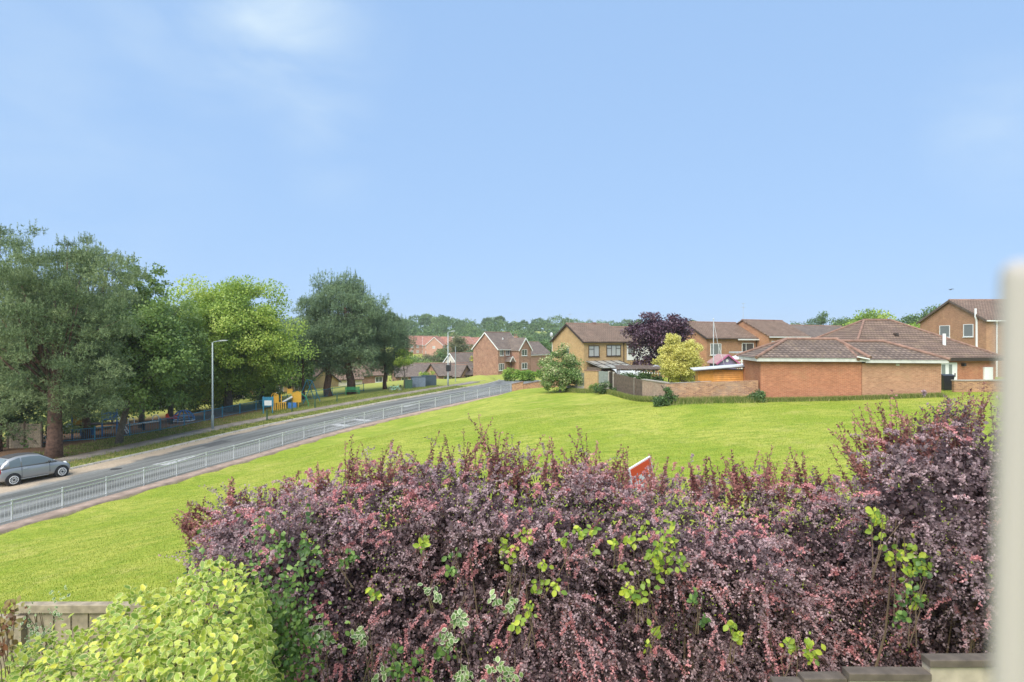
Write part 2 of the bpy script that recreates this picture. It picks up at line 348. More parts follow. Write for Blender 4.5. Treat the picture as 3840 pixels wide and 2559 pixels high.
n = len(C); A = np.zeros((n+3, n+3)); A[:n, :n] = phi(dist(C[:, :2], C[:, :2]))+np.eye(n)*-.02
A[:n, n] = 1; A[:n, n+1:n+3] = C[:, :2]; A[n, :n] = 1; A[n+1:n+3, :n] = C[:, :2].T
sol = np.linalg.solve(A, np.concatenate([C[:, 2], [0, 0, 0]]))
def hgt(x, y):
    q = np.stack([np.atleast_1d(np.asarray(x, float)), np.atleast_1d(np.asarray(y, float))], 1); o = []
    for k in range(0, len(q), 20000):
        b = q[k:k+20000]; o.append(phi(dist(b, C[:, :2])) @ sol[:n]+sol[n]+b @ sol[n+1:n+3])
    return np.concatenate(o)+CZ
def G(x, y): return float(hgt(x, y)[0])
def road_uv(x, y):
    """signed offset from the rail line (positive to the road side) and station index"""
    q = np.stack([x, y], 1); out = np.zeros(len(q)); idx = np.zeros(len(q), int)
    for k in range(0, len(q), 20000):
        b = q[k:k+20000]; d = dist(b, RL[:, :2]); j = d.argmin(1); idx[k:k+20000] = j
        out[k:k+20000] = ((b-RL[j, :2])*NRM[j]).sum(1)
    return out, idx
def axis_pts(lo, hi, fine0, fine1, step, grow=1.12):
    a = list(np.arange(fine0, fine1, step)); s = step; x = fine0
    while x > lo: s *= grow; x -= s; a.insert(0, x)
    s = step; x = a[-1]
    while x < hi: s *= grow; x += s; a.append(x)
    return np.array(a)
gx = axis_pts(-1000, 1000, -48, 48, .8); gy = axis_pts(-60, 1100, -4, 112, .8)
XX, YY = np.meshgrid(gx, gy); xs = XX.ravel(); ys = YY.ravel()
zz = hgt(xs, ys); ro, ri = road_uv(xs, ys)
inroad = (ro > -.55) & (ro < ROADW+.25) & (ri > 0) & (ri < len(RL)-1)
zz = np.where(inroad, np.minimum(zz, RL[ri, 2]+CZ)-.45, zz)
rr = np.random.default_rng(3)
dry = ((ro > 0) & (ys < 120)).astype(float); dry = np.where(ys > 112, .8, dry)
soil = np.exp(-((xs+37)**2/90+(ys-45)**2/260))*1.3+np.exp(-((xs+32)**2/60+(ys-62)**2/120))
soil = np.clip(soil, 0, 1)*(ro > ROADW+1)
m, nn, b = new_mat('grass_ground')
tcn = nd(nn, 'ShaderNodeTexCoord').outputs['Object']
ad = nd(nn, 'ShaderNodeAttribute', attribute_name='dry'); asl = nd(nn, 'ShaderNodeAttribute', attribute_name='soil')
z1 = nd(nn, 'ShaderNodeTexNoise', {'Vector': tcn, 'Scale': .22, 'Detail': 4}); z2 = nd(nn, 'ShaderNodeTexNoise', {'Vector': nd(nn, 'ShaderNodeMapping', {'Vector': tcn, 'Scale': (1, 2.2, 1)}).outputs[0], 'Scale': 1.1, 'Detail': 9, 'Roughness': .72})
z3 = nd(nn, 'ShaderNodeTexNoise', {'Vector': tcn, 'Scale': 14, 'Detail': 4, 'Roughness': .7})
ca = nd(nn, 'ShaderNodeMixRGB', {0: nd(nn, 'ShaderNodeMapRange', {0: z1.outputs[0], 'From Min': .40, 'From Max': .60}).outputs[0], 1: c4((.265, .32, .04)), 2: c4((.38, .385, .075))})
cb = nd(nn, 'ShaderNodeMixRGB', {0: nd(nn, 'ShaderNodeMapRange', {0: z2.outputs[0], 'From Min': .42, 'From Max': .66, 'To Min': .0, 'To Max': .9}).outputs[0], 1: ca.outputs[0], 2: c4((.15, .235, .025))})
z4 = nd(nn, 'ShaderNodeTexNoise', {'Vector': nd(nn, 'ShaderNodeMapping', {'Vector': tcn, 'Location': (7, 3, 0)}).outputs[0], 'Scale': .55, 'Detail': 8, 'Roughness': .75})
cb = nd(nn, 'ShaderNodeMixRGB', {0: nd(nn, 'ShaderNodeMapRange', {0: z4.outputs[0], 'From Min': .54, 'From Max': .68, 'To Max': .55}).outputs[0], 1: cb.outputs[0], 2: c4((.46, .40, .13))})
cc = nd(nn, 'ShaderNodeMixRGB', {0: nd(nn, 'ShaderNodeMapRange', {0: z2.outputs[0], 'From Min': .3, 'From Max': .7}).outputs[0], 1: c4((.24, .29, .05)), 2: c4((.40, .36, .12))})
cd = nd(nn, 'ShaderNodeMixRGB', {0: nd(nn, 'ShaderNodeMath', {0: ad.outputs['Fac'], 1: .75}, operation='MULTIPLY').outputs[0], 1: cb.outputs[0], 2: cc.outputs[0]})
ce = nd(nn, 'ShaderNodeMixRGB', {0: asl.outputs['Fac'], 1: cd.outputs[0], 2: c4((.16, .10, .06))})
v = nd(nn, 'ShaderNodeMapRange', {0: z3.outputs[0], 'From Min': .3, 'From Max': .7, 'To Min': .68, 'To Max': 1.3})
cf = nd(nn, 'ShaderNodeVectorMath', {0: ce.outputs[0], 1: v.outputs[0]}, operation='MULTIPLY')
nn.links.new(cf.outputs[0], b.inputs['Base Color']); b.inputs['Roughness'].default_value = .95; b.inputs['Specular IOR Level'].default_value = .1
bp = nd(nn, 'ShaderNodeBump', {'Height': z3.outputs[0], 'Strength': .6, 'Distance': .06}); nn.links.new(bp.outputs[0], b.inputs['Normal'])
MT['ground'] = m
nx, ny = len(gx), len(gy); ii = np.arange(nx*ny).reshape(ny, nx)
Fg = np.stack([ii[:-1, :-1], ii[:-1, 1:], ii[1:, 1:], ii[1:, :-1]], -1).reshape(-1, 4)
tag(link('ground', np_mesh('ground', np.stack([xs, ys, zz], 1), Fg, MT['ground'], vattr={'dry': dry, 'soil': soil}, smooth=True)), kind='structure')

# ------------------------------------------------------------ road, kerbs, footpath
def ribbon(name, offs, mat, uvs=True):
    offs = [(o, dz) if isinstance(o, (int, float)) else o for o, dz in offs]
    L = [off(o, dz) for o, dz in offs]; k = len(offs); V = np.stack(L, 1).reshape(-1, 3); V[:, 2] += CZ
    nrow = len(RL); idx = np.arange(nrow*k).reshape(nrow, k)
    Fc = np.stack([idx[:-1, 1:], idx[:-1, :-1], idx[1:, :-1], idx[1:, 1:]], -1).reshape(-1, 4)
    me = np_mesh(name, V, Fc[:, ::-1][:, [0, 1, 2, 3]], mat, vattr={'across': np.tile([o for o, _ in offs], nrow), 'along': np.repeat(RS[:nrow], k)}, smooth=False)
    return tag(link(name, me), kind='structure')
m, nn, b = new_mat('asphalt')
tcn = nd(nn, 'ShaderNodeTexCoord').outputs['Object']
ac = nd(nn, 'ShaderNodeAttribute', attribute_name='across').outputs['Fac']; al = nd(nn, 'ShaderNodeAttribute', attribute_name='along').outputs['Fac']
cmb = nd(nn, 'ShaderNodeCombineXYZ', {0: nd(nn, 'ShaderNodeMath', {0: ac, 1: 1.4}, operation='MULTIPLY').outputs[0], 1: nd(nn, 'ShaderNodeMath', {0: al, 1: .09}, operation='MULTIPLY').outputs[0]})
z1 = nd(nn, 'ShaderNodeTexNoise', {'Vector': cmb.outputs[0], 'Scale': 1, 'Detail': 5}); z2 = nd(nn, 'ShaderNodeTexNoise', {'Vector': tcn, 'Scale': 9, 'Detail': 6, 'Roughness': .8})
c1 = nd(nn, 'ShaderNodeMixRGB', {0: nd(nn, 'ShaderNodeMapRange', {0: z1.outputs[0], 'From Min': .36, 'From Max': .64}).outputs[0], 1: c4((.098, .10, .09)), 2: c4((.22, .22, .205))})
zs = nd(nn, 'ShaderNodeTexNoise', {'Vector': tcn, 'Scale': .5, 'Detail': 6, 'Roughness': .6})
sedge = nd(nn, 'ShaderNodeMath', {0: nd(nn, 'ShaderNodeMapRange', {0: al, 'From Min': 66, 'From Max': 40, 'To Min': 0.0, 'To Max': 2.1}).outputs[0], 1: nd(nn, 'ShaderNodeMapRange', {0: zs.outputs[0], 'From Min': .3, 'From Max': .7, 'To Min': -.5, 'To Max': .5}).outputs[0]}, operation='ADD')
sx = nd(nn, 'ShaderNodeMath', {0: nd(nn, 'ShaderNodeMath', {0: ROADW, 1: ac}, operation='SUBTRACT').outputs[0], 1: sedge.outputs[0]}, operation='SUBTRACT')
sm = nd(nn, 'ShaderNodeMapRange', {0: sx.outputs[0], 'From Min': .35, 'From Max': -.25, 'To Min': 0, 'To Max': .85})
c2 = nd(nn, 'ShaderNodeMixRGB', {0: sm.outputs[0], 1: c1.outputs[0], 2: c4((.45, .35, .245))})
vv = nd(nn, 'ShaderNodeMapRange', {0: z2.outputs[0], 'From Min': .3, 'From Max': .7, 'To Min': .72, 'To Max': 1.25})
c3 = nd(nn, 'ShaderNodeVectorMath', {0: c2.outputs[0], 1: vv.outputs[0]}, operation='MULTIPLY'); nn.links.new(c3.outputs[0], b.inputs['Base Color'])
b.inputs['Roughness'].default_value = .8; b.inputs['Specular IOR Level'].default_value = .3
nn.links.new(nd(nn, 'ShaderNodeBump', {'Height': z2.outputs[0], 'Strength': .3, 'Distance': .02}).outputs[0], b.inputs['Normal'])
MT['asph'] = m
ribbon('road', [(o, 0.02) for o in np.linspace(.05, ROADW-.05, 9).tolist()], MT['asph'])
MT['path'] = plain('footpath_tarmac', (.26, .215, .175), .95, var=.3, scale=1.2, bump=.3)
MT['dirt'] = plain('dusty_concrete_edge', (.36, .26, .20), .95, var=.25, scale=2, bump=.3)
ribbon('kerb', [(ROADW-.05, -.3), (ROADW-.05, .12), (ROADW+.12, .12), (ROADW+.12, -.3)], MT['conc'])
ribbon('near_kerb', [(-.78, -.3), (-.78, .07), (.06, .08), (.06, -.3)], MT['dirt'])
ribbon('footpath', [(ROADW+2.1, -.3), (ROADW+2.1, .13), (ROADW+3.7, .13), (ROADW+3.7, -.3)], MT['path'])
# painted markings
def mark(name, label, pieces):
    mb = MB()
    for s0, s1, o0, o1 in pieces:
        n_ = max(2, int(abs(s1-s0))+1); pts = []
        for s in np.linspace(s0, s1, n_):
            base = [np.interp(s, RS[:len(RL)], RL[:, k]) for k in range(3)]; nr = [np.interp(s, RS[:len(RL)], NRM[:, k]) for k in range(2)]
            f = (s-s0)/(s1-s0) if s1 != s0 else 0
            wa, wb = (o0, o1) if not isinstance(o0, tuple) else (o0[0]+(o0[1]-o0[0])*f, o1[0]+(o1[1]-o1[0])*f)
            pts.append([(base[0]+nr[0]*q, base[1]+nr[1]*q, base[2]+CZ+.026) for q in (wa, wb)])
        for a_, b_ in zip(pts[:-1], pts[1:]): mb.add([a_[0], a_[1], b_[1], b_[0]], [(0, 1, 2, 3)])
    o = link(name, mb.mesh(name, MT['paint'], fix=False)); return tag(o, kind='structure')
MT['paint'] = plain('road_paint', (.34, .34, .33), .8, var=.5, scale=7)
iA = RS[rail_at(40)]; iB = RS[rail_at(52)]
mark('lane_marking', '', [(s, s+2.2, 4.1, 4.24) for s in np.arange(10, 105, 6.5) if not (iA-4 < s < iA+8)]+
     [(iA-1.5, iA+2.4, (3.3, 4.0), (4.5, 4.15)), (iA+2.4, iA+8.5, 4.0, 4.14), (iA-4, iA-1.5, (4.1, 3.85), (4.2, 4.0))]+
     [(iB-2, iB+4, .9, 1.02), (iB-1, iB+5, 1.5, 1.62), (iB+.5, iB+1.2, .9, 2.6), (iB+3, iB+3.7, .9, 2.9), (iB-2, iB+3, 2.6, 2.72)]+[(RS[rail_at(62)]-1.5, RS[rail_at(62)]+1.5, (3.4, 4.0), (4.4, 4.1))])

MT['iron'] = plain('drain_iron', (.05, .05, .048), .7, var=.3)
def road_pt(Y, o_):
    i = rail_at(Y); return RL[i, 0]+NRM[i, 0]*o_, RL[i, 1]+NRM[i, 1]*o_, RL[i, 2]+CZ+.026, math.atan2(T[i, 1], T[i, 0])
for Y_, o_, lb in ((37, 5.6, 'round iron cover in the road near the car'), (55, 3.0, 'round iron cover in the road by the lane arrow'), (48, .45, 'small square drain grate against the near kerb')):
    x_, y_, z_, a_ = road_pt(Y_, o_); c_ = MB()
    c_.prism([(.32*math.cos(t), .32*math.sin(t)) for t in np.linspace(0, 2*math.pi, 17)[:-1]] if o_ > 1 else [(-.25, -.2), (.25, -.2), (.25, .2), (-.25, .2)], 'z', -.02, .006)
    tag(c_.build('drain_cover', MT['iron'], None, (x_, y_, z_)), lb, 'drain cover')
MT['patch'] = plain('tarmac_patch', (.085, .085, .08), .9, var=.3, scale=3)
for k_, (Y_, o_, l_, w_) in enumerate(((33, 3.2, 3.2, .7), (44, 6.0, 2.2, 1.1), (60, 1.6, 4.0, .6))):
    x_, y_, z_, a_ = road_pt(Y_, o_); rp = np.random.default_rng(k_); c_ = MB(); c_.add([(x*(1+rp.normal()*.04), y*(1+rp.normal()*.05), 0) for x, y in ((-l_/2, -w_/2), (0, -w_/2), (l_/2, -w_/2), (l_/2, w_/2), (0, w_/2), (-l_/2, w_/2))], [(0, 1, 2, 3, 4, 5)])
    pp = c_.build('road_patch', MT['patch'], None, (x_, y_, z_-.002)); i_ = rail_at(Y_); pp.rotation_euler = (0, -math.atan2(RL[i_+1, 2]-RL[i_-1, 2], 2.0), a_); tag(pp, kind='structure')

# ------------------------------------------------------------ guard rail and playground fence
def fence_line(name, label, cat, pts, height, spacing, mat, postw, railzs, bal, balw, skip=None, panel_name='rail_panel', boardmat=None):
    pts = np.array(pts, float); s = np.concatenate([[0], np.cumsum(np.linalg.norm(np.diff(pts[:, :2], axis=0), axis=1))])
    S = np.arange(0, s[-1], spacing); q = np.stack([np.interp(S, s, pts[:, k]) for k in range(3)], 1)
    root = thing(name, label, cat, tuple(q[0]))
    o = Vector(q[0])
    for i, p in enumerate(q):
        p = Vector(p)-o
        MB().box(p.x-postw/2, p.x+postw/2, p.y-postw/2, p.y+postw/2, p.z-.3, p.z+height+.02).build('post', mat, root)
        if i+1 < len(q):
            r = Vector(q[i+1])-o; mb = MB(); d = (r-p); m2 = d.normalized()*postw*.5
            for z in railzs: mb.bar(p+m2+Vector((0, 0, z)), r-m2+Vector((0, 0, z)), .038, .04)
            nb = int(d.length/bal)
            for k in range(1, nb):
                c = p+d*k/nb; mb.bar(c+Vector((0, 0, railzs[0])), c+Vector((0, 0, railzs[-2] if len(railzs) > 2 else height)), balw, balw)
            mb.build(panel_name, mat, root)
    return root
rl = off(.12, .08); rl[:, 2] += CZ; sel = (RL[:, 1] > 8) & (RL[:, 1] < 76)
fence_line('guard_rail', 'long grey galvanised pedestrian guard rail along the near kerb', 'railing', rl[sel], .98, 2.35, MT['galv'], .06, (.1, .78, .96), .155, .009)
pf = [XY(20, 47.5), XY(74, 48.5), XY(112, 49), XY(151, 51.5), XY(190, 55.5), XY(219, 59.5), XY(262, 66), XY(310, 74), XY(345, 79), XY(369, 82)]
pf = [(x, y, G(x, y)) for x, y in pf]
fence_line('playground_fence', 'blue steel bow topped railings round the playground', 'fence', pf, 1.12, 2.6, MT['blue'], .07, (.12, .98, 1.0), .15, .016)

# ------------------------------------------------------------ plants
def tubes_np(mb_paths):
    mb = MB()
    for p, r, n_ in mb_paths: mb.tube(p, r, n_)
    return mb
def make_tree(name, label, cat, base, H, crown_z, radii, ncl, clr, per, lsz, mat, bark, tr, seed, kind='broad', group=None, limbs=16, lean=0, trunk_top=None, bare=0, shell=.45, squash=.7, offset=(0, 0)):
    r = np.random.default_rng(seed); bx, by = base; bz = G(bx, by)
    root = thing(name, label, cat, (bx, by, bz), 0, group)
    cz = crown_z; rad = np.array(radii, float)
    D = rdir(ncl, r); ph = r.uniform(0, 6, 6)
    lump = .84+.20*np.sin(D[:, 0]*4+ph[0])*np.sin(D[:, 1]*4+ph[1])+.14*np.sin(D[:, 2]*6+ph[2]+D[:, 0]*3)+.06*r.normal(size=ncl)
    t = (shell+(1-shell)*r.random(ncl)**.6)*lump
    Cc = D*rad*t[:, None]+np.array([offset[0], offset[1], cz])
    if kind == 'pine': Cc[:, 2] += -.15*np.hypot(Cc[:, 0], Cc[:, 1])*.3
    crn = r.random(ncl)
    k = r.integers(0, ncl, ncl*per); cs = clr*(.7+.6*r.random(ncl))
    dd = rdir(len(k), r)*(r.random(len(k))**.45)[:, None]*cs[k][:, None]; dd[:, 2] *= squash
    Pp = Cc[k]+dd
    outw = unit(Pp-np.array([offset[0], offset[1], cz-rad[2]*.35]))
    if kind == 'pine':
        ax0 = unit(outw*.8+np.array([0, 0, .75])+r.normal(size=Pp.shape)*.35); parts = []; rn = []
        for j in range(7):
            ax = unit(ax0*.75+r.normal(size=Pp.shape)*.62)
            parts.append(kites(Pp, ax, r.normal(size=Pp.shape), lsz*.72*(.7+.6*r.random(len(Pp))), lsz*.12)); rn.append(np.clip(crn[k]*.5+r.random(len(k))*.5, 0, 1))
        V, Fc = join(parts); rn = np.concatenate(rn)
        # upright candle shoots on the outer crown
        top = np.where((outw[:, 2] > .25) & (r.random(len(Pp)) < .16))[0]; cp = []
        for a_ in range(5):
            q = Pp[top]+np.array([0, 0, 1])*(a_*.11*lsz/.28)+outw[top]*.1
            for b_ in range(3): cp.append(kites(q, unit(np.array([0, 0, .9])+r.normal(size=q.shape)*.45), r.normal(size=q.shape), lsz*.55, lsz*.15))
        V2, F2 = join(cp); rn = np.concatenate([rn, np.full(len(F2), .55)]); V, Fc = join([(V, Fc), (V2, F2)])
    else:
        ax = unit(outw*.5+r.normal(size=Pp.shape)*.7+np.array([0, 0, -.25])); nm = unit(outw*.6+r.normal(size=Pp.shape)*.6+np.array([0, 0, .5]))
        sz = lsz*(.6+.8*r.random(len(Pp))); V, Fc = kites(Pp, ax, nm, sz, sz*.75, .12)
        rn = np.clip(crn[k]*.5+r.random(len(k))*.5, 0, 1)
    link('crown', np_mesh('crown', V, Fc, mat, rn), root)
    tt = trunk_top or cz+rad[2]*.35; wob = r.normal(size=(7, 2))*tr*.28; wob[0] = 0
    zs_ = np.linspace(-.5, tt, 7); path = [(wob[i][0]+lean*zs_[i]+offset[0]*max(0, zs_[i])/tt, wob[i][1]+offset[1]*max(0, zs_[i])/tt, zs_[i]) for i in range(7)]
    mb = MB(); mb.tube(path, [tr*1.35, tr, tr*.9, tr*.75, tr*.6, tr*.4, tr*.15], 10)
    for i in range(limbs):
        j = r.integers(0, ncl); f = r.uniform(.35, .95); st = Vector(np.array([np.interp(tt*f, zs_, [p[q] for p in path]) for q in range(3)]))
        en = Vector(Cc[j]); mid = st.lerp(en, .5)+Vector(r.normal(size=3)*.25)+Vector((0, 0, .2))
        mb.tube([st, mid, en], [tr*.32*(1.2-f), tr*.2*(1.2-f)+.01, .02], 6)
    mb.build('trunk', bark, root, smooth=True)
    return root
MT['pine'] = foliage('pine_needles', [(0, (.065, .10, .045)), (.4, (.15, .215, .09)), (1, (.38, .44, .20))], .6, .15, .3)
MT['pine2'] = foliage('blue_pine_needles', [(0, (.060, .10, .055)), (.4, (.135, .205, .105)), (1, (.33, .42, .21))], .6, .15, .3)
MT['maple'] = foliage('maple_leaves', [(0, (0.107, 0.170, 0.053)), (0.5, (0.198, 0.298, 0.075)), (1, (0.335, 0.454, 0.120))], .5, .35)
MT['lime'] = foliage('lime_leaves', [(0, (0.150, 0.247, 0.056)), (0.45, (0.300, 0.429, 0.075)), (0.8, (0.480, 0.585, 0.112)), (1, (0.690, 0.728, 0.200))], .5, .4)
MT['dkgreen'] = foliage('dark_shrub_leaves', [(0, (0.049, 0.098, 0.035)), (0.6, (0.105, 0.182, 0.056)), (1, (0.182, 0.286, 0.084))], .5, .25)
MT['purple'] = foliage('plum_leaves', [(0, (0.047, 0.022, 0.037)), (0.6, (0.101, 0.050, 0.073)), (1, (0.203, 0.106, 0.125))], .45, .2, .6)
MT['golden'] = foliage('golden_leaves', [(0, (0.374, 0.367, 0.080)), (0.5, (0.660, 0.616, 0.160)), (1, (0.850, 0.799, 0.320))], .5, .3)
MT['cream_l'] = foliage('cream_flower_shrub', [(0, (.09, .17, .045)), (.6, (.21, .32, .09)), (.72, (.46, .48, .22)), (1, (.74, .71, .42))], .5, .25)
MT['hedge'] = foliage('laurel_hedge', [(0, (0.084, 0.168, 0.024)), (0.6, (0.196, 0.350, 0.042)), (1, (0.392, 0.532, 0.072))], .5, .25)
MT['oak'] = foliage('oak_leaves', [(0, (.065, .125, .04)), (.5, (.125, .21, .06)), (1, (.21, .30, .095))], .6, .25)
MT['khaki'] = foliage('sparse_khaki_leaves', [(0, (.12, .14, .06)), (1, (.26, .27, .13))], .6, .25)
MT['yel'] = foliage('yellow_leaves', [(0, (.35, .38, .03)), (1, (.65, .62, .08))], .6, .3)

# far side of the road
make_tree('pine_tree', 'large dark pine with thick reddish trunk behind the grey car', 'tree', XY(53, 41.5), 15.4, 8.3, (5.9, 4.8, 7.9), 340, .95, 62, .27, MT['pine'], MT['bark'], .46, 11, 'pine', limbs=34, offset=(-.2, .5), shell=.35, squash=.5)
make_tree('pine_tree', 'dark pine cut by the left edge of the photo', 'tree', XY(-6, 45), 15, 9.0, (5.6, 4.6, 8.4), 260, 1.0, 60, .29, MT['pine'], MT['bark'], .4, 12, 'pine', limbs=20, shell=.35, squash=.5)
make_tree('pine_tree', 'dark pine standing behind the thick trunked pine, with spiky flat top', 'tree', XY(86, 50), 16, 9.4, (4.8, 4.4, 7.9), 260, 1.0, 60, .29, MT['pine'], MT['bark'], .30, 13, 'pine', limbs=20, shell=.35, squash=.5)
make_tree('maple_tree', 'slender maple in front of the railings, leafy almost to the ground', 'tree', XY(118, 46.8), 14, 7.2, (3.6, 3.4, 4.6), 120, 1.05, 210, .21, MT['maple'], MT['bark2'], .24, 14, limbs=20, offset=(1.9, .6), shell=.3)
make_tree('maple_tree', 'narrow topped maple with open sprays against the sky right of the dark pines', 'tree', XY(141, 55), 17, 11.0, (3.0, 2.4, 5.8), 150, .55, 75, .2, MT['maple'], MT['bark2'], .22, 15, limbs=34, shell=.1)
make_tree('lime_tree', 'broad bright yellow green tree behind the street lamp', 'tree', XY(228, 66), 17, 8.3, (7.8, 6, 7.0), 260, 1.5, 400, .22, MT['lime'], MT['bark2'], .4, 16, limbs=26, shell=.4)
make_tree('lime_tree', 'mid green low crowned tree between the maples and the bright tree', 'tree', XY(170, 59), 12, 6.2, (4.6, 4, 5.4), 160, 1.25, 280, .21, MT['maple'], MT['bark2'], .26, 17, limbs=18, shell=.3)
make_tree('lime_tree', 'rounded green tree overhanging the climbing frame', 'tree', XY(262, 74), 12, 5.9, (4.6, 4, 4.9), 150, 1.2, 300, .22, MT['lime'], MT['bark2'], .34, 18, limbs=18, shell=.35)
for i_, (px_b, d_b, w_b, z_b) in enumerate([(8, 66, 7, 5.5), (70, 70, 7, 5.5), (125, 74, 6, 4.8), (178, 80, 6.5, 4.8), (240, 86, 7, 4.6), (290, 92, 5, 4.2)]):
    make_tree('tree', ['dark tree behind the timber boarded fence', 'dark tree in the gap behind the play tower', 'dark tree behind the slender maple', 'dark tree closing the gap behind the low crowned tree', 'dark tree closing the view beneath the bright tree', 'dark tree behind the rounded green tree'][i_], 'tree', XY(px_b, d_b), 9, z_b, (w_b, 3, z_b*.85), 80, 1.3, 130, .34, MT['oak'], MT['bark2'], .25, 120+i_, limbs=8, group='dark trees at the back of the playground', shell=.2)
T4 = make_tree('pine_tree', 'big domed pine with two thick trunks in the middle of the trees', 'tree', XY(351, 78), 17, 8.9, (7.3, 6, 7.6), 330, 1.2, 64, .36, MT['pine2'], MT['bark'], .5, 19, 'pine', limbs=30, offset=(-.8, 0), squash=.5)
make_tree('pine_tree', 'pine trunk and lower crown left of the big domed pine', 'tree', XY(329, 77), 12, 7.0, (5.4, 4.2, 4.8), 150, 1.2, 58, .36, MT['pine2'], MT['bark'], .46, 20, 'pine', limbs=18)
make_tree('pine_tree', 'thin trunked pine at the left edge of the big pine crown', 'tree', XY(303, 76), 9, 6.8, (2.8, 2.6, 2.6), 40, 1.2, 50, .40, MT['pine2'], MT['bark'], .2, 21, 'pine', limbs=10)
make_tree('pine_tree', 'smaller shaggy pine right of the big domed pine', 'tree', XY(385, 82), 9, 6.2, (3.6, 3, 5.2), 150, 1.0, 58, .34, MT['pine2'], MT['bark'], .26, 22, 'pine', limbs=16)
make_tree('street_tree', 'small round young tree beside the green cabinet', 'tree', XY(404, 80), 5, 3.9, (1.35, 1.3, 1.5), 24, .5, 130, .16, MT['lime'], MT['bark2'], .08, 23, limbs=8)
def bush(name, label, cat, base, radii, ncl, clr, per, lsz, mat, seed, group=None, zc=None):
    return make_tree(name, label, cat, base, radii[2]*2, zc if zc is not None else radii[2]*.75, radii, ncl, clr, per, lsz, mat, MT['bark2'], .07, seed, limbs=6, group=group, shell=.25, squash=.85)
for i, (px, d, rx, rz, lb) in enumerate([(22, 47.5, 4.2, 3.4, 'dark leafy bush left of the thick pine trunk'), (90, 55, 3.8, 3.2, 'dark green bush behind the left slide'), (112, 60, 3.6, 3.2, 'dark green bush behind the slender maple trunk'), (190, 68, 3.6, 2.2, 'low dark bush behind the blue dome climber'), (232, 72, 4.4, 2.2, 'wide dark bush beneath the bright yellow green tree'), (262, 80, 3.0, 2.2, 'dark bush left of the climbing frame arches')]):
    bush('shrub', lb, 'shrub', XY(px, d), (rx, 2.2, rz), 46, .75, 130, .2, MT['dkgreen'], 30+i, 'bushes behind the playground')

# ------------------------------------------------------------ houses
def win(parent, O, u, outn, uc, z0, w_, h_, fmat, pmat, mull=(.5,), hb=None, fw=.07, sill=True, name='window'):
    """window on a wall: O wall origin, u wall direction, outn outward, uc left edge along u"""
    O = Vector(O); u = Vector(u); nrm = Vector(outn); fr = MB(); pn = MB()
    def bx(mb, a0, a1, b0, b1, t0, t1):
        vs = [O+u*a+nrm*t+Vector((0, 0, b)) for b in (b0, b1) for t in (t0, t1) for a in (a0, a1)]
        mb.add(vs, [(0, 2, 3, 1), (4, 5, 7, 6), (0, 1, 5, 4), (2, 6, 7, 3), (0, 4, 6, 2), (1, 3, 7, 5)])
    bx(fr, uc, uc+w_, z0, z0+fw, .004, .06); bx(fr, uc, uc+w_, z0+h_-fw, z0+h_, .004, .06)
    bx(fr, uc, uc+fw, z0+fw, z0+h_-fw, .004, .06); bx(fr, uc+w_-fw, uc+w_, z0+fw, z0+h_-fw, .004, .06)
    for q in mull: bx(fr, uc+w_*q-fw*.45, uc+w_*q+fw*.45, z0+fw, z0+h_-fw, .004, .055)
    if hb:
        for (a0, a1, q) in hb: bx(fr, uc+w_*a0+fw, uc+w_*a1-fw*.5, z0+h_*q-fw*.4, z0+h_*q+fw*.4, .004, .05)
    f = fr.build(name, fmat, parent); bx(pn, uc+fw, uc+w_-fw, z0+fw, z0+h_-fw, .006, .022); pn.build('pane', pmat, f)
    if sill:
        sl = MB(); bx(sl, uc-.06, uc+w_+.06, z0-.07, z0-.002, .002, .1); sl.build('sill', fmat if fmat != MT['dark'] else MT['dark'], f)
    return f
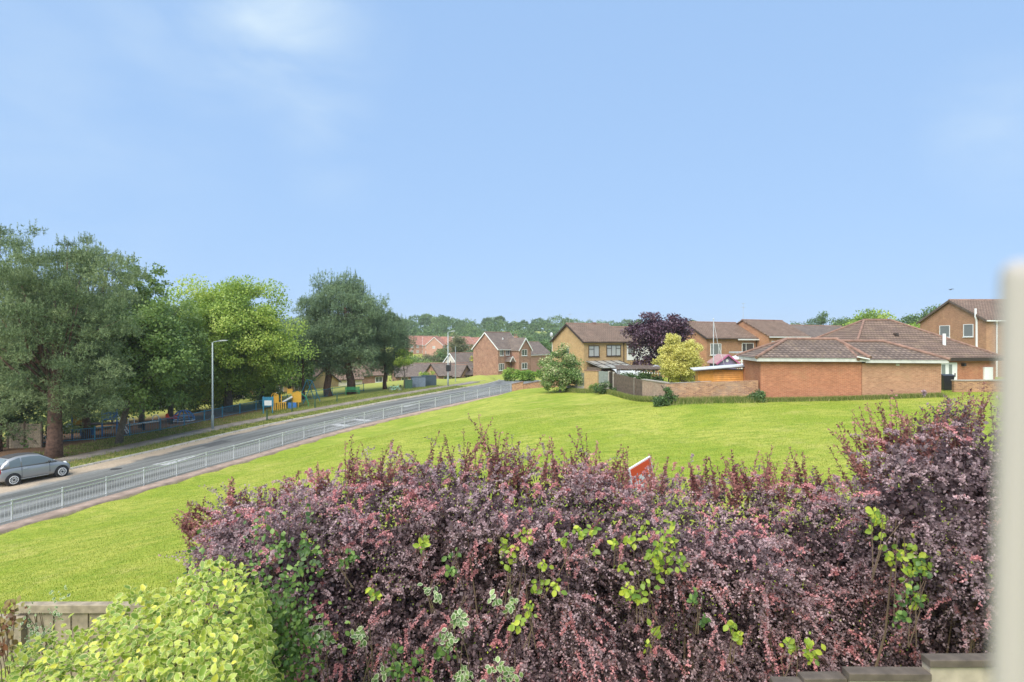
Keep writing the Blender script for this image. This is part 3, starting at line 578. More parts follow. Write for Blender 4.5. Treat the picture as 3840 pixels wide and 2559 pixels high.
class House:
    def __init__(s, name, label, cat, x, y, zb, alpha, W, D, eave, ridge, wall, roof, trim, ov=.3, group=None, barge=True, basement=1.2):
        s.W, s.D, s.e, s.r = W, D, eave, ridge; s.ov = ov
        s.root = thing(name, label, cat, (x, y, zb), alpha, group)
        MB().prism([(0, -basement), (D, -basement), (D, eave), (D/2, ridge-.1), (0, eave)], 'x', 0, W).build('wall', wall, s.root)
        k = (ridge-eave)/(D/2); mb = MB(); t = .14
        for sg in (0, 1):
            y0 = -ov if sg == 0 else D+ov; z0 = eave-k*ov
            a = [(-ov*.7, y0, z0), (W+ov*.7, y0, z0), (W+ov*.7, D/2, ridge), (-ov*.7, D/2, ridge)]
            mb.add([(p[0], p[1], p[2]) for p in a]+[(p[0], p[1], p[2]+t) for p in a], [(0, 1, 2, 3), (4, 5, 6, 7), (0, 1, 5, 4), (1, 2, 6, 5), (2, 3, 7, 6), (3, 0, 4, 7)])
        rf = mb.build('roof', roof, s.root)
        MB().tube([(-ov*.7, D/2, ridge+t*.6), (W+ov*.7, D/2, ridge+t*.6)], .12, 8).build('ridge_tiles', MT['ridge'], rf)
        g = MB(); g.box(-ov*.7, W+ov*.7, -ov-.09, -ov-.003, eave-k*ov-.06, eave-k*ov+.06).build('gutter', trim, s.root)
        if barge:
            for xx, nm in ((-ov*.7-.04, 0), (W+ov*.7+.04, 1)):
                b_ = MB()
                for y0, y1 in ((-ov, D/2), (D+ov, D/2)):
                    b_.bar((xx, y0, eave-k*ov-.02), (xx, y1, ridge-.02), .05, .2)
                b_.build('bargeboard', trim, s.root)
    def win(s, face, uc, z0, w_, h_, fmat, pmat, **k):
        fr = {'front': ((0, 0, 0), (1, 0, 0), (0, -1, 0)), 'left': ((0, s.D, 0), (0, -1, 0), (-1, 0, 0)), 'right': ((s.W, 0, 0), (0, 1, 0), (1, 0, 0))}[face]
        return win(s.root, fr[0], fr[1], fr[2], uc, z0, w_, h_, fmat, pmat, **k)
    def pipe(s, x, mat, y=-.06, z0=0, z1=None):
        MB().tube([(x, y, z0-1), (x, y, (z1 or s.e)-.1)], .045, 8).build('downpipe', mat, s.root)
    def chimney(s, x, mat, w=.6, h=1.2, y=None, pots=2, z0=None):
        y = s.D/2 if y is None else y
        c = MB().box(x-w/2, x+w/2, y-.25, y+.25, s.r-.8 if z0 is None else z0, s.r+h).box(x-w/2-.04, x+w/2+.04, y-.29, y+.29, s.r+h-.14, s.r+h-.03).build('chimney', mat, s.root)
        for i in range(pots): MB().tube([(x+(i-.5*(pots-1))*.28, y, s.r+h), (x+(i-.5*(pots-1))*.28, y, s.r+h+.3)], [.11, .09], 8).build('chimney_pot', MT['ridge'], c)
    def aerial(s, x, y=None, h=1.3):
        y = s.D/2 if y is None else y; mb = MB().tube([(x, y, s.r), (x, y, s.r+h)], .018, 5); mb.bar((x-.35, y, s.r+h-.1), (x+.35, y, s.r+h-.02), .02)
        for i in range(5): mb.bar((x-.3+i*.15, y-.2, s.r+h-.08), (x-.3+i*.15, y+.2, s.r+h-.08), .012)
        mb.build('aerial', MT['galv'], s.root)
# tan house
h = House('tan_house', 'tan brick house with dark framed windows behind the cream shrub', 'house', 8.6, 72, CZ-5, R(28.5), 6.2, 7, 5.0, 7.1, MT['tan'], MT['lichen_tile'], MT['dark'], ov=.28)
h.win('front', .7, 3.1, 1.6, 1.35, MT['dark'], MT['glassc'], mull=(.5,), hb=[(0, .5, .68)])
h.win('front', 3.4, 3.15, 2.2, 1.35, MT['dark'], MT['glassc'], mull=(.34, .66), hb=[(0, .34, .7), (.66, 1, .7)])
h.win('left', 3.2, 3.2, .7, 1.0, MT['dark'], MT['glassg'], mull=())
h.pipe(6.05, MT['dark']); h.pipe(.02, MT['white'], y=7.06, z1=5.6); h.aerial(.3); h.aerial(3.4, h=.8)
MB().tube([(-.1, 6.6, 5.6), (-.45, 6.4, 5.75)], .03, 6).ball((-.55, 6.4, 5.8), .32, 14, 8, (.35, 1, 1)).build('satellite_dish', MT['galv'], h.root, smooth=True)
MB().box(-.14, -.02, 4.4, 4.6, 4.35, 4.55).build('alarm_box', MT['dark'], h.root)
MB().box(3.9, 4.3, 3.3, 3.7, 7.1, 7.4).build('roof_vent', MT['ridge'], h.root)
ca_, sa_ = math.cos(R(28.5)), math.sin(R(28.5))
h = House('tan_house', 'neighbouring tan house with white upper panel, half hidden by the purple tree', 'house', 8.6+6.22*ca_, 72+6.22*sa_, CZ-5, R(28.5), 6.6, 7, 4.95, 6.75, MT['tan'], MT['lichen_tile'], MT['dark'], ov=.28)
MB().box(.35, 5.6, -.06, -.003, 2.6, 4.7).build('white_panel', MT['white'], h.root)
win(h.root, (0, -.06, 0), (1, 0, 0), (0, -1, 0), .55, 3.45, 1.0, 1.2, MT['dark'], MT['glassg'], mull=(), hb=[(0, 1, .68)])
# lean-to of the tan house
lt = thing('lean_to', 'glass and polycarbonate lean to against the tan house', 'conservatory', (8.6+.4*ca_, 72+.4*sa_, CZ-5), R(28.5))
MB().box(0, 4.8, -3.0, -2.94, 0, 1.5).box(0, .06, -2.9, -.1, 0, 1.9).box(4.74, 4.8, -2.9, -.1, 0, 1.9).build('frame', MT['woodd'], lt)
mb = MB()
mb.add([(-.1, -3.2, 1.85), (4.9, -3.2, 1.85), (4.9, -.05, 2.55), (-.1, -.05, 2.55), (-.1, -3.2, 1.9), (4.9, -3.2, 1.9), (4.9, -.05, 2.6), (-.1, -.05, 2.6)], [(0, 1, 2, 3), (4, 5, 6, 7), (0, 1, 5, 4), (1, 2, 6, 5), (2, 3, 7, 6), (3, 0, 4, 7)])
MT['poly'] = glass('cloudy_polycarbonate', (.33, .33, .30), .25); mb.build('glass_roof', MT['poly'], lt)
mb = MB()
for x in (0, 1.2, 2.4, 3.6, 4.85): mb.bar((x, -3.2, 1.93), (x, -.05, 2.63), .05, .05)
mb.bar((-.1, -1.7, 2.26), (4.9, -1.7, 2.26), .05); mb.build('glazing_bars', MT['dark'], lt)
mb = MB()
for i in range(10):
    a0 = i/10*math.pi/2; a1 = (i+1)/10*math.pi/2
    mb.add([(1.2, -3.25-1.2*math.sin(a0), .6+1.15*math.cos(a0)), (4.9, -3.25-1.2*math.sin(a0), .6+1.15*math.cos(a0)), (4.9, -3.25-1.2*math.sin(a1), .6+1.15*math.cos(a1)), (1.2, -3.25-1.2*math.sin(a1), .6+1.15*math.cos(a1))], [(0, 1, 2, 3)])
MT['clear'] = glass('pale_corrugated_plastic', (.55, .56, .54), .3); mb.build('curved_canopy', MT['clear'], lt)
# terraces to the right
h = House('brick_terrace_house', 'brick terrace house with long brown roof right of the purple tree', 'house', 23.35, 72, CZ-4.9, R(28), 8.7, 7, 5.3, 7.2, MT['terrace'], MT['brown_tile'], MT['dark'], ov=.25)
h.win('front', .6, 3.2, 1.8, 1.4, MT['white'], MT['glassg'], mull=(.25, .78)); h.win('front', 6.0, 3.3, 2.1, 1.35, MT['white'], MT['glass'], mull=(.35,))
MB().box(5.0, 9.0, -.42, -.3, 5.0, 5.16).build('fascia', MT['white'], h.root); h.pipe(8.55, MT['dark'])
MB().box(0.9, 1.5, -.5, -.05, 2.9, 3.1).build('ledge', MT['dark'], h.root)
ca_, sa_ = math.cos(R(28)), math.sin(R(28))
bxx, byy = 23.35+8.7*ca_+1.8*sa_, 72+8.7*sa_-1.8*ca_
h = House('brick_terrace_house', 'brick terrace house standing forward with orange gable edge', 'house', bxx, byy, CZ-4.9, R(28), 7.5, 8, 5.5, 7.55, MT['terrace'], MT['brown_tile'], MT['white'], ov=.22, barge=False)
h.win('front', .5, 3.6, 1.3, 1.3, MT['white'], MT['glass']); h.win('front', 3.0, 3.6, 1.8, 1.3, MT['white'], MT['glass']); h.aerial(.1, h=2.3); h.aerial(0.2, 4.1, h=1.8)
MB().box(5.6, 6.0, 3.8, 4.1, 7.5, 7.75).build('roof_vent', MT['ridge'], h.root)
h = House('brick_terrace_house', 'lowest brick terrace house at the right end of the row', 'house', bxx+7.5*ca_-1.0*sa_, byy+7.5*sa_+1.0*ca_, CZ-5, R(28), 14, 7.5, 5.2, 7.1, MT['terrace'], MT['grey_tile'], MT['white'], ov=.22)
h.win('front', 1, 3.4, 1.4, 1.3, MT['white'], MT['glass'])
# central brick house
A44 = R(44); ca_, sa_ = math.cos(A44), math.sin(A44)
h = House('brick_house', 'red brick house with blank gable and white bargeboards beyond the road', 'house', -2.9, 125, CZ-6.7, A44, 7.0, 8, 5.1, 8.5, MT['house'], MT['grey_tile'], MT['white'], ov=.3)
W2, PJ = 3.6, 2.6
h.win('front', .5, 3.6, 1.1, 1.3, MT['white'], MT['glass']); h.win('front', 2.2, 3.7, 1.1, 1.1, MT['white'], MT['glass']); h.win('front', .2, .5, 1.5, 1.5, MT['white'], MT['glass'], mull=(.33, .66))
mb = MB(); x0 = 3.55
mb.prism([(x0, -1.2), (x0+W2, -1.2), (x0+W2, 4.95), (x0+W2/2, 7.2), (x0, 4.95)], 'y', -PJ, 3.8); mb.build('wing_wall', MT['house'], h.root)
mb = MB()
for sg in (-1, 1):
    xe = x0+W2/2+sg*(W2/2+.25); ze = 4.95-.3
    a_ = [(xe, -PJ-.25, ze), (xe, 3.9, ze), (x0+W2/2, 3.9, 7.3), (x0+W2/2, -PJ-.25, 7.3)]
    mb.add(a_+[(p[0], p[1], p[2]+.13) for p in a_], [(0, 1, 2, 3), (4, 5, 6, 7), (0, 1, 5, 4), (1, 2, 6, 5), (2, 3, 7, 6), (3, 0, 4, 7)])
mb.build('wing_roof', MT['grey_tile'], h.root)
mb = MB()
for sg in (-1, 1): mb.bar((x0+W2/2+sg*(W2/2+.27), -PJ-.29, 4.6), (x0+W2/2, -PJ-.29, 7.28), .05, .22)
mb.build('bargeboard', MT['white'], h.root)
win(h.root, (x0, -PJ, 0), (1, 0, 0), (0, -1, 0), .8, 3.6, 1.6, 1.3, MT['white'], MT['glass']); win(h.root, (x0, -PJ, 0), (1, 0, 0), (0, -1, 0), .8, .8, 1.6, 1.3, MT['white'], MT['glass'])
MB().tube([(x0-.08, -.3, -1), (x0-.08, -.3, 4.8)], .05, 6).build('downpipe', MT['dark'], h.root)
mb = MB(); mb.prism([(1.9, 2.35), (3.5, 2.35), (2.7, 3.4)], 'y', -1.6, -.02); mb.build('porch_roof', MT['grey_tile'], h.root)
mb = MB(); mb.bar((1.85, -1.65, 2.3), (2.7, -1.65, 3.45), .05, .15); mb.bar((3.55, -1.65, 2.3), (2.7, -1.65, 3.45), .05, .15); mb.build('porch_trim', MT['white'], h.root)
MB().box(3.2, 3.4, 2.0, 2.2, 7, 7.4).build('roof_vent', MT['white'], h.root)
# chimney house behind
h = House('brick_house', 'orange brick house with a tall chimney stack behind the hedge', 'house', *XY(529, 140)[:2], CZ-6.5, R(52), 9, 7.5, 3.4, 6.2, MT['estate'], MT['grey_tile'], MT['white'], ov=.3)
MB().box(-.5, -.004, 3.0, 4.4, -1, 7.6).build('chimney', MT['house'], h.root); MB().tube([(-.3, 3.4, 7.6), (-.3, 3.4, 8.2)], .12, 8).tube([(-.3, 4.0, 7.6), (-.3, 4.0, 8.2)], .12, 8).build('chimney_pot', MT['ridge'], h.root)
# bungalows below the slope
for px, d, zb, al, W_, D_, e_, r_, wm, rm, tm, lb in [
    (429, 138, -10.4, 18, 16, 8, 2.3, 5.0, 'house', 'grey_tile', 'dark', 'long brown roofed bungalow below the far grass slope'),
    (449, 131, -9.7, -20, 5.5, 6, 2.2, 4.4, 'pinkwall', 'grey_tile', 'dark', 'bungalow with gable end behind the second lamp post'),
    (456, 128, -9.6, 35, 9, 6.5, 2.3, 4.6, 'house', 'grey_tile', 'dark', 'small brown roofed bungalow left of the blank brick gable'),
    (470, 134, -8.4, 46, 7, 6, 2.8, 5.6, 'cream', 'grey_tile', 'white', 'cream gabled outhouse touching the left of the brick house'),
    (364, 118, -9.3, 40, 9, 8, 2.5, 5.6, 'house', 'brown_tile', 'dark', 'brick gabled bungalow seen right of the big pine trunk'),
    (330, 104, -9.2, 25, 10, 7, 2.5, 4.8, 'cream', 'brown_tile', 'dark', 'white walled bungalow seen between the pine trunks'),
    (293, 98, -9.3, -25, 8, 7, 2.6, 4.8, 'tan', 'brown_tile', 'dark', 'brown roofed house behind the yellow climbing frame'),
    (208, 92, -9.8, 20, 12, 7, 2.6, 5.0, 'house', 'brown_tile', 'dark', 'brown roofed house glimpsed behind the street lamp'),
    (146, 78, -9.6, 12, 7, 7, 3.0, 5.2, 'estate', 'brown_tile', 'white', 'orange brick house glimpsed behind the white seesaw'),
    (280, 120, -9.6, 0, 9, 7, 4.2, 6.8, 'estate', 'brown_tile', 'dark', 'orange brick house glimpsed through the bright green tree')]:
    x_, y_ = XY(px, d)
    h = House('bungalow', lb, 'house', x_-W_/2*math.cos(R(al)), y_-W_/2*math.sin(R(al))*0, CZ+zb, R(al), W_, D_, e_, r_, MT[wm], MT[rm], MT[tm], ov=.35, group='low houses beyond the road')
    h.win('front', 1.2, .9, 1.6, 1.1, MT['white'], MT['glass']); h.win('front', W_-2.8, .9, 1.6, 1.1, MT['white'], MT['glass'])
    if px in (429,): h.chimney(1.2, MT['house'], .7, .8, pots=1)
# pink estate far away
r_ = np.random.default_rng(5)
est = [(417, 285, 35, 10, 'leftmost pale red house of the far estate, gable on'), (424, 300, -10, 12, 'far estate house second from the left with broad roof'), (431, 292, 60, 9, 'far estate house with twin gables left of its centre'), (437, 272, 5, 13, 'widest red brick far estate house, with small white windows'),
       (445, 268, 75, 8, 'projecting far estate house with narrow gable front'), (457, 290, 8, 13, 'far estate house directly left of the second lamp post'), (466, 278, 40, 9, 'far estate house behind the khaki tree'), (474, 300, 0, 12, 'far estate house right of the khaki tree'), (478, 284, 20, 11, 'rightmost far estate house beside the blank brick gable')]
for px, d, al, W_, lb in est:
    x_, y_ = XY(px, d); h = House('estate_house', lb, 'house', x_-W_/2*math.cos(R(al)), y_, CZ-6.6, R(al), W_, 8, 4.9, 8.2+r_.random(), MT['estate'], MT['pink_tile'], MT['white'], ov=.3, group='new red brick estate far beyond the road')
    for u_ in np.arange(1.2, W_-2, 3.0):
        for z_ in (.9, 3.3): h.win('front', float(u_), z_, 1.3, 1.2, MT['white'], MT['glassc'], sill=False)
    h.win('left', 3.2, 3.2, 1.2, 1.1, MT['white'], MT['glassc'], sill=False)
# garages
def hip(name_parent, W, D, ze, zr, roof, ov=.3, ridge_mat=None, insetL=None, insetR=None):
    il = D/2 if insetL is None else insetL; ir = D/2 if insetR is None else insetR
    a = [(-ov, -ov, ze), (W+ov, -ov, ze), (W+ov, D+ov, ze), (-ov, D+ov, ze), (il, D/2, zr), (W-ir, D/2, zr)]
    mb = MB().add(a, [(0, 1, 5, 4), (1, 2, 5), (2, 3, 4, 5), (3, 0, 4), (0, 3, 2, 1)]); rf = mb.build('roof', roof, name_parent)
    c = MB()
    for i, j in ((0, 4), (3, 4), (1, 5), (2, 5), (4, 5)): c.tube([Vector(a[i])+Vector((0, 0, .02)), Vector(a[j])+Vector((0, 0, .02))], .11, 8)
    c.build('ridge_tiles', MT['ridge'], rf); return rf
AG = R(-8); gx0, gy0 = 15.5, 37.4; zg = CZ-3.75
g1 = thing('brick_garage', 'orange red brick garage with hipped tile roof beside the wooden shed', 'garage', (gx0, gy0, zg), AG)
MB().box(0, 5.87, 0, 4.5, -1, 2.46).build('wall', MT['red'], g1); hip(g1, 5.87, 4.5, 2.72, 3.86, MT['garage_tile'], .35, insetL=2.2, insetR=.6)
MT['fas'] = plain('aged_white_fascia', (.56, .55, .50), .6, var=.12, scale=3)
MB().box(-.30, 6.0, -.30, -.12, 2.49, 2.71).box(-.30, -.12, -.12, 4.6, 2.49, 2.71).build('fascia', MT['fas'], g1)
g2 = thing('brick_garage', 'paler brick garage with hipped roof left of the white door', 'garage', (gx0+5.875*math.cos(AG)-.05*0, gy0+5.875*math.sin(AG)-.05, zg), AG)
MB().box(0, 4.42, 0, 4.5, -1, 2.40).build('wall', MT['red2'], g2); hip(g2, 4.42, 4.5, 2.63, 3.72, MT['garage_tile'], .32, insetL=-.4, insetR=2.25)
MB().box(0.1, 4.7, -.28, -.12, 2.43, 2.62).build('fascia', MT['fas'], g2); MB().box(1.9, 2.1, -.03, -.002, 2.25, 2.38).build('air_vent', MT['cream'], g2)
mb = MB(); mb.bar((-.45, -.42, 2.80), (.25, -.42, 2.66), .1, .06); mb.build('valley_flashing', MT['white'], g2)
# big hipped bungalow
bg_ = thing('hipped_bungalow', 'large brick bungalow with wide hipped roof behind the garages', 'bungalow', (28.4, 50, CZ-3.9), R(8))
MB().box(0, 13.5, 0, 10.5, -1, 2.55).build('wall', MT['red'], bg_); hip(bg_, 13.5, 10.5, 2.5, 5.85, MT['bungalow_tile'], .45, insetL=5.2, insetR=5.6)
MB().box(-.4, 13.9, -.44, -.3, 2.2, 2.49).build('fascia', MT['dark'], bg_)
MB().tube([(9.9, 1.4, 2.9), (9.9, 1.4, 4.55)], .13, 10).build('flue_pipe', MT['white'], bg_); MB().box(6.2, 6.5, 2.6, 2.9, 4.1, 4.6).build('roof_vent', MT['dark'], bg_)
dr = MB().box(8.1, 9.75, -.06, -.004, .02, 2.06).build('door', MT['white'], bg_)
MB().box(8.25, 8.6, -.075, -.061, .45, 1.9).box(8.95, 9.25, -.075, -.061, .45, 1.9).build('pane', MT['glassg'], dr); MB().box(9.48, 9.54, -.12, -.061, .85, 1.15).build('handle', MT['black'], dr); MB().box(8.45, 8.95, -.07, -.061, .22, .29).build('letter_plate', MT['black'], dr)
MB().box(12.3, 13.15, -.15, -.004, .4, 1.65).build('meter_cupboard', MT['white'], bg_); MB().box(10.2, 10.4, -.3, -.004, 1.75, 2.0).build('wall_lamp', MT['black'], bg_)
# two storey house at the right
h = House('brick_house', 'two storey brick house with gable and white downpipes at the right', 'house', 48.7, 61.6, CZ-3.6, R(0), 14, 10, 5.8, 8.05, MT['red2'], MT['brown_tile'], MT['white'], ov=.3, barge=False)
mb = MB(); k_ = (8.05-5.8)/5
for y0 in (-.3, 10.3): mb.bar((-.24, y0, 5.8-k_*.3), (-.24, 5, 8.05), .05, .22)
mb.build('bargeboard', MT['woodd'], h.root)
h.win('left', 3.3, 4.0, 1.6, 1.35, MT['white'], MT['glassg'], mull=()); h.win('left', 6.9, 4.05, 1.4, 1.35, MT['white'], MT['glassg'], mull=())
MB().tube([(-.1, 1.15, -1), (-.1, 1.15, 5.7), (-.22, 1.15, 6.1), (-.22, 1.15, 7.0)], .1, 8).build('soil_pipe', MT['white'], h.root)
MB().tube([(1.0, -.1, -1), (1.0, -.1, 5.4), (.8, -.35, 5.6)], .07, 8).build('downpipe', MT['white'], h.root)

# ------------------------------------------------------------ garden walls, fences, sheds
def wall_seg(name, label, a, b, h0, h1, mat, cop, cat='wall', th=.24, base=.7, coph=.07):
    (x0, y0), (x1, y1) = a, b; L = math.hypot(x1-x0, y1-y0); za = G(x0, y0); zb = G(x1, y1)
    root = thing(name, label, cat, (x0, y0, za), math.atan2(y1-y0, x1-x0))
    MB().prism([(0, -base), (L, zb-za-base), (L, zb-za+h1), (0, h0)], 'y', -th/2, th/2).build('wall_face', mat, root)
    if cop: MB().prism([(-.03, h0+.002), (L+.03, zb-za+h1+.002), (L+.03, zb-za+h1+coph), (-.03, h0+coph)], 'y', -th/2-.04, th/2+.04).build('coping', cop, root)
    return root
pA, pB, pC, pD, pE, pF = (15.45, 37.75), (9.8, 38), (9.45, 43), (8.25, 51), (6.6, 54), (5.35, 58)
wall_seg('garden_wall', 'mottled brick wall running from the garage to the corner weeds', pA, pB, 1.24, 1.24, MT['wall'], None)
o = wall_seg('wall_coping', 'pale coping on the left half of the mottled wall', (12.6, 37.99), pB, 1.25, 1.25, MT['cop'], None, cat='coping', th=.32, base=-1.245)
wall_seg('garden_wall', 'pale sloping brick wall between the corner and the wooden gate', pB, pC, 1.25, 1.5, MT['pinkwall'], MT['cop'])
def board_fence(name, label, a, b, h0, h1, mat, nposts, pmat, boards=.14, gravel=0, gm=None, cap=False, base=.2, horizontal=False, post_h=.06, ov=None):
    (x0, y0), (x1, y1) = a, b; L = math.hypot(x1-x0, y1-y0); za = G(x0, y0); zb = G(x1, y1) if ov is None else za
    root = thing(name, label, 'fence', (x0, y0, za), math.atan2(y1-y0, x1-x0)); mb = MB(); n_ = max(1, int(L/boards))
    if not horizontal:
        for i in range(n_):
            u0, u1 = L*i/n_, L*(i+1)/n_-.012; f = (u0+u1)/2/L; zz_ = (zb-za)*f; hh = h0+(h1-h0)*f; q = (i % 2)*.014
            mb.box(u0, u1, -.012-q, .012-q, zz_+gravel-base*(gravel == 0), zz_+hh+.01*((i*7) % 3-1))
    else:
        hh = (h0+h1)/2; n2 = int((hh-gravel)/.13)
        for i in range(n2): mb.box(0, L, -.012, .014+.01*(i % 2), gravel+i*.13+.01*0, gravel+(i+1)*.13-.012)
        for i in range(int(L/.6)): mb.box(i*.6+.3, i*.6+.34, -.03, -.013, gravel, hh)
    mb.build('boards', mat, root)
    if cap: MB().prism([(0, h0), (L, zb-za+h1), (L, zb-za+h1+.1), (0, h0+.1)], 'y', -.05, .04).build('cap_rail', mat, root)
    if gravel: MB().prism([(0, -.4), (L, zb-za-.4), (L, zb-za+gravel), (0, gravel)], 'y', -.05, .05).build('gravel_board', gm, root)
    for i in range(nposts):
        u = L*i/(max(1, nposts-1)); f = u/L
        MB().box(u-.05, u+.05, -.075, .06, (zb-za)*f-.4, (zb-za)*f+h0+(h1-h0)*f+post_h).build('post', pmat, root)
    return root
def lerp2(a, b, t): return (a[0]+(b[0]-a[0])*t, a[1]+(b[1]-a[1])*t)
gate = board_fence('wooden_gate', 'dark brown boarded gate next to the pale sloping wall', pC, lerp2(pC, pD, .22), 1.5, 1.55, MT['woodd'], 2, MT['woodd'], .1)
gate['category'] = 'gate'
board_fence('board_fence', 'weathered brown board fence with concrete posts left of the gate', lerp2(pC, pD, .23), lerp2(pC, pD, .85), 1.58, 1.7, MT['woodd'], 2, MT['conc'])
board_fence('board_fence', 'reddish brown short fence panel beside the brick pier', lerp2(pC, pD, .855), pD, 1.75, 1.8, MT['dark'], 2, MT['conc'])
board_fence('panel_fence', 'grey green panel fence on a concrete base beside the brick pier', pD, lerp2(pD, pE, .42), 1.8, 1.85, MT['blue'] if False else plain('grey_green_panel', (.24, .27, .24), .9), 1, MT['conc'], gravel=.75, gm=MT['conc'], horizontal=True)
wall_seg('garden_wall', 'short orange brick wall between the two panel fences', lerp2(pD, pE, .43), pE, 1.85, 1.95, MT['tan'], MT['ridge'])
board_fence('panel_fence', 'woven green panel fence on concrete base beside the cream shrub', pE, pF, 1.8, 1.8, plain('green_woven_panel', (.17, .20, .14), .9, var=.4), 3, MT['conc'], gravel=.55, gm=MT['conc'], horizontal=True)
q0 = XY(512, 66.5); q1 = (q0[0]+1.25, 66.3)
wall_seg('garden_wall', 'low brick wall end pier where the lawn meets the road', q0, q1, .82, .82, MT['wall'], MT['ridge'])
wall_seg('garden_wall', 'low brick wall running back towards the cream shrub', (1.3, 71), (6.0, 62.5), 1.05, 1.1, MT['wall'], MT['ridge'])
wall_seg('garden_wall', 'low rear brick wall behind the road end pier', (1.3, 71.1), (5.2, 73), .95, 1.1, MT['wall'], MT['ridge'])
wall_seg('garden_wall', 'low brick wall with pale coping right of the black bin', XY(953, 38.5), XY(1040, 38), .72, .72, MT['wall'], MT['cop'])
# wheelie bin
x_, y_ = XY(946, 40.2); bn = thing('wheelie_bin', 'black bin standing against the end of the pale garage', 'bin', (x_, y_, G(x_, y_)), R(-8))
b_ = MB().add([(-.25, -.28, .05), (.25, -.28, .05), (.25, .3, .05), (-.25, .3, .05), (-.34, -.36, .98), (.34, -.36, .98), (.34, .36, .98), (-.34, .36, .98)], [(0, 1, 2, 3), (4, 5, 6, 7), (0, 1, 5, 4), (1, 2, 6, 5), (2, 3, 7, 6), (3, 0, 4, 7)]).build('body', MT['black'], bn, bevel=.02)
MB().prism([(-.4, .985), (.4, .985), (.4, 1.05), (0, 1.1), (-.38, 1.03)], 'x', -.36, .36).build('lid', MT['black'], bn)
for s in (-1, 1): MB().tube([(s*.28, .33, .1), (s*.33, .33, .1)], .1, 12).build('wheel', MT['black'], bn)
# shed
sx_, sy_ = XY(698, 42.5); sh = thing('timber_shed', 'orange timber shed with pale felt roof behind the mottled wall', 'shed', (sx_, sy_, CZ-4.0), R(-12))
MB().box(0, 4.9, 0, 2.2, -.3, 1.95).build('wall', MT['orange'], sh); mb = MB()
for i in range(14): mb.add([(1.05, -.002, .1+i*.135), (4.9, -.002, .1+i*.135), (4.9, -.035, .1+i*.135), (1.05, -.035, .1+i*.135), (4.9, -.002, .1+i*.135+.12), (1.05, -.002, .1+i*.135+.12)], [(0, 1, 2, 3), (3, 2, 4, 5), (0, 3, 5), (1, 4, 2)])
mb.build('cladding', MT['orange'], sh)
MB().prism([(-.35, 1.93), (5.05, 2.42), (5.05, 2.48), (-.35, 1.99)], 'y', -.4, 2.5).build('roof', plain('pale_roof_felt', (.52, .53, .53), .8, var=.2, scale=2), sh)
MB().prism([(-.35, 1.86), (5.05, 2.35), (5.05, 2.425), (-.35, 1.925)], 'y', -.43, -.405).build('roof_edge', MT['dark'], sh)
for k_, (bx, bz, lb) in enumerate([(.05, .98, 'dark woven ball at the left corner of the orange shed'), (.62, .88, 'dark woven ball hanging on the plain board of the orange shed')]):
    p = Matrix.Rotation(R(-12), 3, 'Z') @ Vector((bx, -.26, bz)); mb = MB().ball((0, 0, 0), .19, 14, 10)
    V = rdir(500, np.random.default_rng(k_))*.19; kv, kf = kites(V, rdir(500), V, .07, .04)
    root = thing('topiary_ball', lb, 'ornament', (sx_+p.x, sy_+p.y, CZ-4.0+p.z)); mb.build('core', MT['dark'], root, smooth=True)
    link('leaves', np_mesh('leaves', kv, kf, foliage('ball_leaves', [(0, (.05, .045, .035)), (1, (.13, .11, .09))], .7, 0), rng.random(500)), root)
# pergola
px_, py_ = XY(619, 53.5); pg = thing('pergola', 'dark pergola with brushwood roof behind the fence', 'pergola', (px_, py_, CZ-4.6), R(-6))
for x in (0, 2.3, 4.7): 
    for y in (0, 2.4): MB().box(x-.05, x+.05, y-.05, y+.05, -.3, 2.0).build('post', MT['dark'], pg)
mb = MB(); rb = np.random.default_rng(8)
for i in range(60):
    x = -.2+5.1*i/60; mb.bar((x, -.3+rb.normal()*.05, 2.12+rb.normal()*.02), (x+.05, 2.9, 2.32+rb.normal()*.02), .07, .05)
mb.bar((-.2, -.05, 2.03), (4.9, -.05, 2.03), .06, .12); mb.build('roof', MT['woodd'], pg)
tag(MB().prism([(0, 0), (4.6, 0), (4.6, 1.75), (0, 1.75)], 'y', 0, .06).build('brown_fence', MT['woodd'], None, (px_+4.8, py_-1.2, CZ-4.5)), 'dark brown fence behind the string of white lights', 'fence')
mb = MB(); lt0 = Vector(P(631, 369.5, 52.3)); lt1 = Vector(P(698, 369.8, 50.0)); mb.tube([lt0.lerp(lt1, t)-Vector((0, 0, .25*math.sin(math.pi*t))) for t in np.linspace(0, 1, 16)], .012, 4)
root = thing('string_lights', 'string of small white lights hung in front of the pergola', 'string lights', tuple(lt0))
o = mb.build('cord', MT['black'], root, tuple(-lt0)); 
mb = MB()
for t in np.linspace(.02, .98, 26): q = lt0.lerp(lt1, t)-Vector((0, 0, .25*math.sin(math.pi*t)+.1))-lt0; mb.ball(q, .055, 8, 6, (.8, .8, 1.3))
mb.build('bulbs', MT['white'], root, smooth=True)
bush('climbing_shrub', 'leafy climber filling the pergola', 'shrub', (px_+2.2, py_-.35), (2.4, .35, .85), 40, .38, 110, .12, MT['dkgreen'], 51, zc=1.05)
bush('pink_flowering_plant', 'pink flowering plant in front of the brown fence', 'plant', XY(671, 50.5), (.45, .4, .7), 12, .25, 60, .1, foliage('pink_flowers', [(0, (.15, .2, .06)), (.5, (.55, .25, .2)), (1, (.75, .55, .5))]), 52, zc=1.35)
